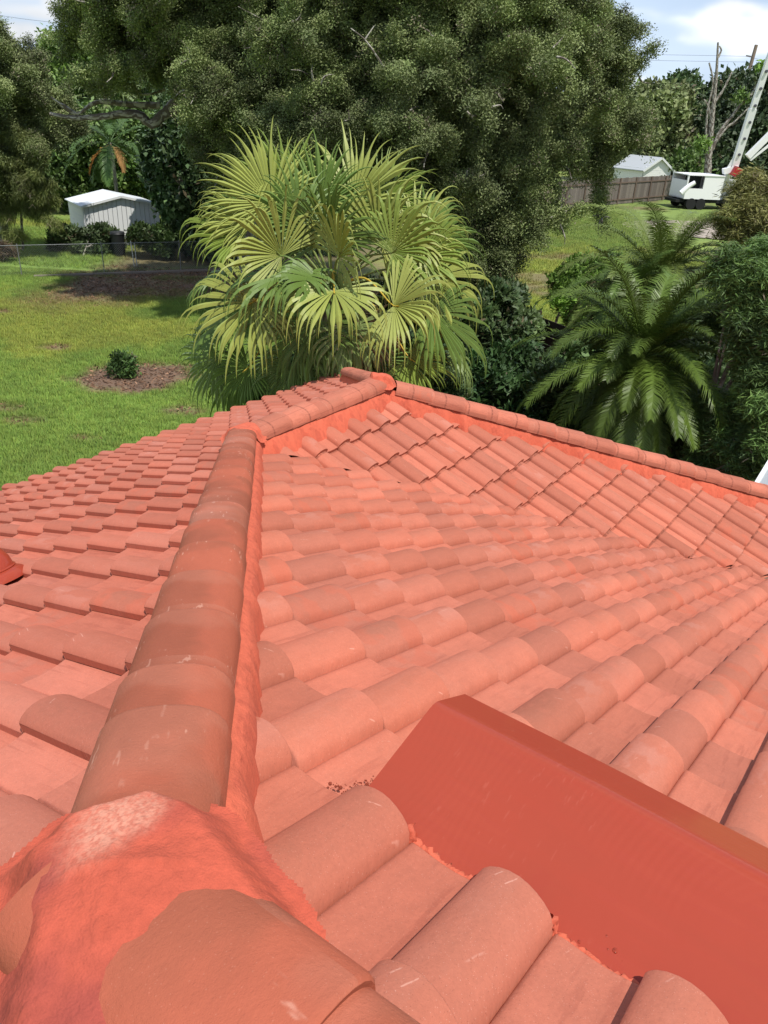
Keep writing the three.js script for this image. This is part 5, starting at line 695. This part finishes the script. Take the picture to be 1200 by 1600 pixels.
{ // bucket truck with chip box and raised boom
  const F = 64, c = at(1108, 318, F).setY(0), tr = thing('bucket_truck', c, 'white tree service truck with chip box and raised boom', 'truck'), wht = std(0.78, 0.78, 0.77, 0.45), dk = std(0.02, 0.02, 0.02, 0.8), red = std(0.4, 0.015, 0.02, 0.5), p = (x, y, f = F) => at(x, y, f), s = F / 64;
  const u = dirAz(78), v = dirAz(-12), b0 = p(1068, 312).setY(0), pt = (x, y, z) => b0.clone().addScaledVector(u, x).addScaledVector(v, z).setY(y);
  const slab = (x0, x1, y0, y1, z0, z1) => { x0 *= 0.74; x1 *= 0.74; y0 *= 0.78; y1 *= 0.78; const g = new THREE.BoxGeometry(x1 - x0, y1 - y0, z1 - z0); g.rotateY(-(78 - 90) * D2R); const q = pt((x0 + x1) / 2, (y0 + y1) / 2, (z0 + z1) / 2); g.translate(q.x, q.y, q.z); return g; };
  part(tr, 'chip_box', [slab(0, 4.1, 0.95, 1.9, 0, 0.08), slab(1.9, 4.1, 1.9, 3.05, 0, 0.08), slab(0, 4.1, 0.95, 3.05, 2.2, 2.28), slab(0, 0.08, 0.95, 2.6, 0.08, 2.2), slab(0, 4.1, 0.95, 1.05, 0.08, 2.2), slab(4.02, 4.1, 1.05, 3.05, 0.08, 2.2), slab(0, 4.1, 3.05, 3.13, -0.05, 2.3), slab(0, 0.14, 1.9, 3.05, -0.02, 0.1)], wht);
  part(tr, 'chip_box_opening', [slab(0.14, 1.9, 1.9, 3.05, 0.5, 0.56)], dk); part(tr, 'frame_rail', [slab(-0.6, 7.2, 0.6, 0.85, 0.3, 2.0)], dk);
  part(tr, 'tail_chute', [limb([p(1064, 302, F - 1), p(1075, 292, F - 1), p(1086, 285, F - 1)], 0.22, 0.15, 8, 0.02, 1)], wht); part(tr, 'cab', [slab(5.2, 7.0, 0.9, 1.8, 0.1, 2.2), slab(5.2, 6.5, 1.8, 2.7, 0.15, 2.15)], wht); part(tr, 'cab_window', [slab(5.4, 6.52, 1.9, 2.5, 0.1, 2.2)], std(0.03, 0.04, 0.05, 0.1));
  for (const x of [0.9, 2.0, 6.2]) for (const z of [0.1, 2.2]) { const g = new THREE.CylinderGeometry(0.4, 0.4, 0.28, 18); g.rotateX(Math.PI / 2); g.rotateY(12 * D2R); const q = pt(x * 0.74, 0.4, z); g.translate(q.x, q.y, q.z); part(tr, 'wheel', [g], dk); }
  const t0 = p(1146, 264, F + 1), t1 = p(1176, 170, F + 0.5), t2 = p(1212, 62, F); part(tr, 'turret', [limb([pt(3.7, 0.6, 1.2), pt(3.7, 1.6, 1.2), t0.clone()], 0.3, 0.26, 10, 0.01, 2)], wht); part(tr, 'turret_base', [beam(p(1130, 268, F + 1), p(1152, 262, F + 1), 0.5, 0.4)], wht); part(tr, 'boom_mount', [beam(p(1146, 275, F + 0.6), p(1154, 262, F + 0.6), 0.7, 0.6)], red);
  part(tr, 'boom', [beam(t0, t1, 0.4, 0.5), beam(t1.clone().lerp(t0, 0.06), t2, 0.32, 0.4)], wht); part(tr, 'boom_cylinder', [beam(p(1136, 266, F + 1), p(1156, 232, F + 0.8), 0.22)], wht); part(tr, 'boom', [beam(p(1168, 245, F + 1), p(1205, 208, F + 1), 0.4), beam(p(1172, 250, F + 1), p(1208, 222, F + 1), 0.16)], wht);
  const holes = []; for (let k = 0; k < 6; k++) { const q = t0.clone().lerp(t2, 0.12 + k * 0.13), e = new THREE.CylinderGeometry(0.1, 0.1, 0.56, 12); e.rotateX(Math.PI / 2); e.translate(q.x, q.y, q.z); holes.push(e); } part(tr, 'boom_hole', holes, std(0.08, 0.08, 0.09, 0.8));
}
{ // cut back dead tree
  const F = 70, p = (x, y, f = F) => at(x, y, f), b = p(1108, 300).setY(0), t = thing('dead_tree', b, 'bare grey tree cut back to stubs beside the white truck', 'tree'), g = [];
  g.push(limb([b, p(1106, 260), p(1110, 215), p(1114, 170), p(1119, 120), p(1122, 66)], 0.36, 0.065, 9, 0.12, 1), limb([p(1104, 250), p(1103, 215), p(1106, 170), p(1114, 128), p(1108, 98)], 0.108, 0.058, 7, 0.12, 2), limb([p(1112, 235), p(1124, 208), p(1145, 180), p(1160, 160), p(1176, 145)], 0.158, 0.079, 7, 0.12, 3), limb([p(1116, 225), p(1135, 200), p(1150, 188), p(1170, 168)], 0.108, 0.058, 7, 0.12, 4), limb([p(1117, 160), p(1130, 140), p(1144, 112)], 0.115, 0.065, 6, 0.12, 5), limb([p(1112, 190), p(1106, 165), p(1100, 155)], 0.094, 0.058, 6, 0.12, 6), limb([p(1122, 90), p(1127, 78), p(1124, 72)], 0.086, 0.05, 6, 0.15, 7), limb([p(1160, 160), p(1180, 140), p(1196, 105)], 0.144, 0.086, 6, 0.15, 8));
  part(t, 'trunk', g, matBark); foliage(t, 'leaf_sprouts', B([[1096, 225, F - 0.6, 0.5], [1160, 150, F, 0.4], [1196, 110, F, 0.6]]), 90, broadFar, matLeaf, GR.bright, 91).userData.kind = 'stuff';
}
{ // utility pole and lines
  const F = 88, p = (x, y, f = F) => at(x, y, f), top = p(1182, 70), low = p(1165, 130), d = low.clone().sub(top), b = top.clone().addScaledVector(d, top.y / (top.y - low.y)), t = thing('utility_pole', b, 'leaning wooden utility pole above the far trees', 'pole'); part(t, 'shaft', [limb([b, low, top], 0.24, 0.17, 8, 0.03, 1)], std(0.26, 0.2, 0.15, 0.95)); part(t, 'bracket', [beam(p(1166, 87), p(1176, 89), 0.12)], std(0.2, 0.19, 0.18, 0.8));
  for (const [y0, y1, x1, lab] of [[88, 86, 700, 'upper power line running left from the leaning pole'], [97, 90, 700, 'lower power line running left from the leaning pole']]) { const l = tag(new THREE.Mesh(limb([p(1172, y0), p(1000, y0 - 3, F + 4), p(x1, y1 - 4, F + 12)], 0.011, 0.011, 4, 0, 1), std(0.05, 0.05, 0.06, 0.7)), lab, 'power line'); l.name = numbered('power_line'); scene.add(l); }
  const l = tag(new THREE.Mesh(limb([p(1174, 90), p(1300, 118, F - 10)], 0.011, 0.011, 4, 0, 1), std(0.05, 0.05, 0.06, 0.7)), 'power line running right from the leaning pole', 'power line'); l.name = numbered('power_line'); scene.add(l);
  const m = tag(new THREE.Mesh(limb([p(-60, 14, 80), p(40, 30, 82), p(140, 40, 85)], 0.012, 0.012, 4, 0, 1), std(0.06, 0.06, 0.07, 0.7)), 'thin power line across the left gap of sky', 'power line'); m.name = numbered('power_line'); scene.add(m);
}
// far trees along the right
for (const [lab, x, F, bs, n, tone, seed] of [
  ['olive tree row behind the white shed', 1000, 86, [[985, 208, 84, 3.4], [1020, 188, 84, 3.4], [1010, 248, 84, 3.4], [1050, 228, 84, 3.4], [1040, 168, 85, 2.21], [1020, 153, 85, 1.36], [965, 188, 86, 2.55]], 6500, GR.olive, 601],
  ['dark tree behind the cut back tree', 1095, 90, [[1075, 188, 88, 3.4], [1100, 213, 86, 3.82], [1065, 253, 84, 3.4], [1095, 273, 82, 3.4], [1060, 148, 90, 1.87], [1066, 138, 90, 1.02]], 6500, GR.dark, 602],
  ['dark rounded tree below the utility pole', 1165, 86, [[1150, 168, 86, 3.4], [1170, 188, 84, 4.25], [1140, 218, 82, 3.4], [1190, 228, 82, 4.25], [1160, 268, 80, 3.82], [1210, 168, 84, 4.25], [1215, 278, 80, 3.4]], 8000, [0.04, 0.075, 0.024, 0.07, 0.1, 0.035], 603],
  ['low green shrubs beside the white clapboard shed', 1050, 80, [[1045, 288, 80, 1.87], [1060, 278, 80, 2.12], [1035, 300, 79, 1.19], [1080, 293, 79, 1.87]], 2600, GR.mid, 604],
]) tree('far_tree', gb(x, F), lab, 'tree', null, B(bs), n, broadFar, matLeaf, tone, seed, 0.35, { dry: 0.02, scale: 1.7 });
{ // the wood closing the view behind everything
  const bs = []; const R = rng(88); for (let i = 0; i < 60; i++) { const az = -38 + i * 1.4, F = 115 + R() * 25, x = Math.tan(az * D2R) * F; bs.push([new THREE.Vector3(x, 2.5 + R() * 3.2, -F), 4 + R() * 2]); } const w = foliage(null, 'distant_wood', bs, 16000, broadFar, matLeaf, GR.mid, 71, { scale: 2.4 }); tag(w, 'line of trees closing the view far behind the yards', 'wood');
}
{ // low white building with a blue band, far behind the fence
  const c = at(990, 225, 108).setY(0), b = thing('far_building', c, 'low white building with a blue violet band seen through the trees', 'building'), q = (w, h, d, x, y, z) => box(w, h, d, c.x + x, y, c.z + z); part(b, 'wall', [q(7, 2.4, 4, 0, 1.2, 0)], std(0.6, 0.55, 0.44, 0.8)); part(b, 'blue_band', [q(3.2, 2.1, 0.2, 0.4, 3.6, 1.9)], std(0.06, 0.07, 0.3, 0.6)); part(b, 'eave', [q(7.6, 0.35, 4.4, 0, 2.55, 0.1)], matWhite); for (const x of [-2.2, 0, 2.2]) part(b, 'window', [q(1.2, 1.1, 0.06, x, 1.3, 2.02)], std(0.05, 0.06, 0.07, 0.2));
}
{ // bare pale ground between the shrubs
  const c = onGround(1140, 362), s = new THREE.CircleGeometry(4.2, 40); s.rotateX(-Math.PI / 2); s.scale(1.6, 1, 1); s.translate(c.x, 0.05, c.z); const m = new THREE.Mesh(s, std(0.34, 0.29, 0.24, 1, { bumpMap: rubbleTex, bumpScale: 0.05 })); m.name = 'gravel'; tag(m, 'pale bare ground beyond the bamboo like bush', 'ground', null, 'structure'); scene.add(m);
}
{ // white edged panel roof below the right hip
  const a = at(1181, 758, 8.6), b = at(1206, 716, 9.6), e = b.clone().add(new THREE.Vector3(2.4, -0.2, 0.3)), f = a.clone().add(new THREE.Vector3(2.4, -0.2, 0.3)), t = thing('patio_roof', new THREE.Vector3(a.x + 1.2, 0, a.z - 0.5), 'grey patio roof panel with a white edge past the right hip', 'patio roof'), pos = [a, b, e, a, e, f].map((p) => p.clone().setY(p.y - 0.01)), g = new THREE.BufferGeometry().setFromPoints(pos); g.computeVertexNormals(); const lo = pos.map((p) => p.clone().setY(p.y - 0.08)), g3 = new THREE.BufferGeometry().setFromPoints(lo); g3.computeVertexNormals(); part(t, 'panel', [g, g3], std(0.3, 0.32, 0.34, 0.5)); part(t, 'edge_trim', [beam(a.clone().setY(a.y - 0.03), b.clone().setY(b.y - 0.03), 0.05, 0.12)], matWhite); part(t, 'post', [beam(f.clone().setY(0), f.clone().setY(f.y - 0.09), 0.09)], matWhite); part(t, 'post', [beam(e.clone().setY(0), e.clone().setY(e.y - 0.09), 0.09)], matWhite);
}
renderer.render(scene, camera);
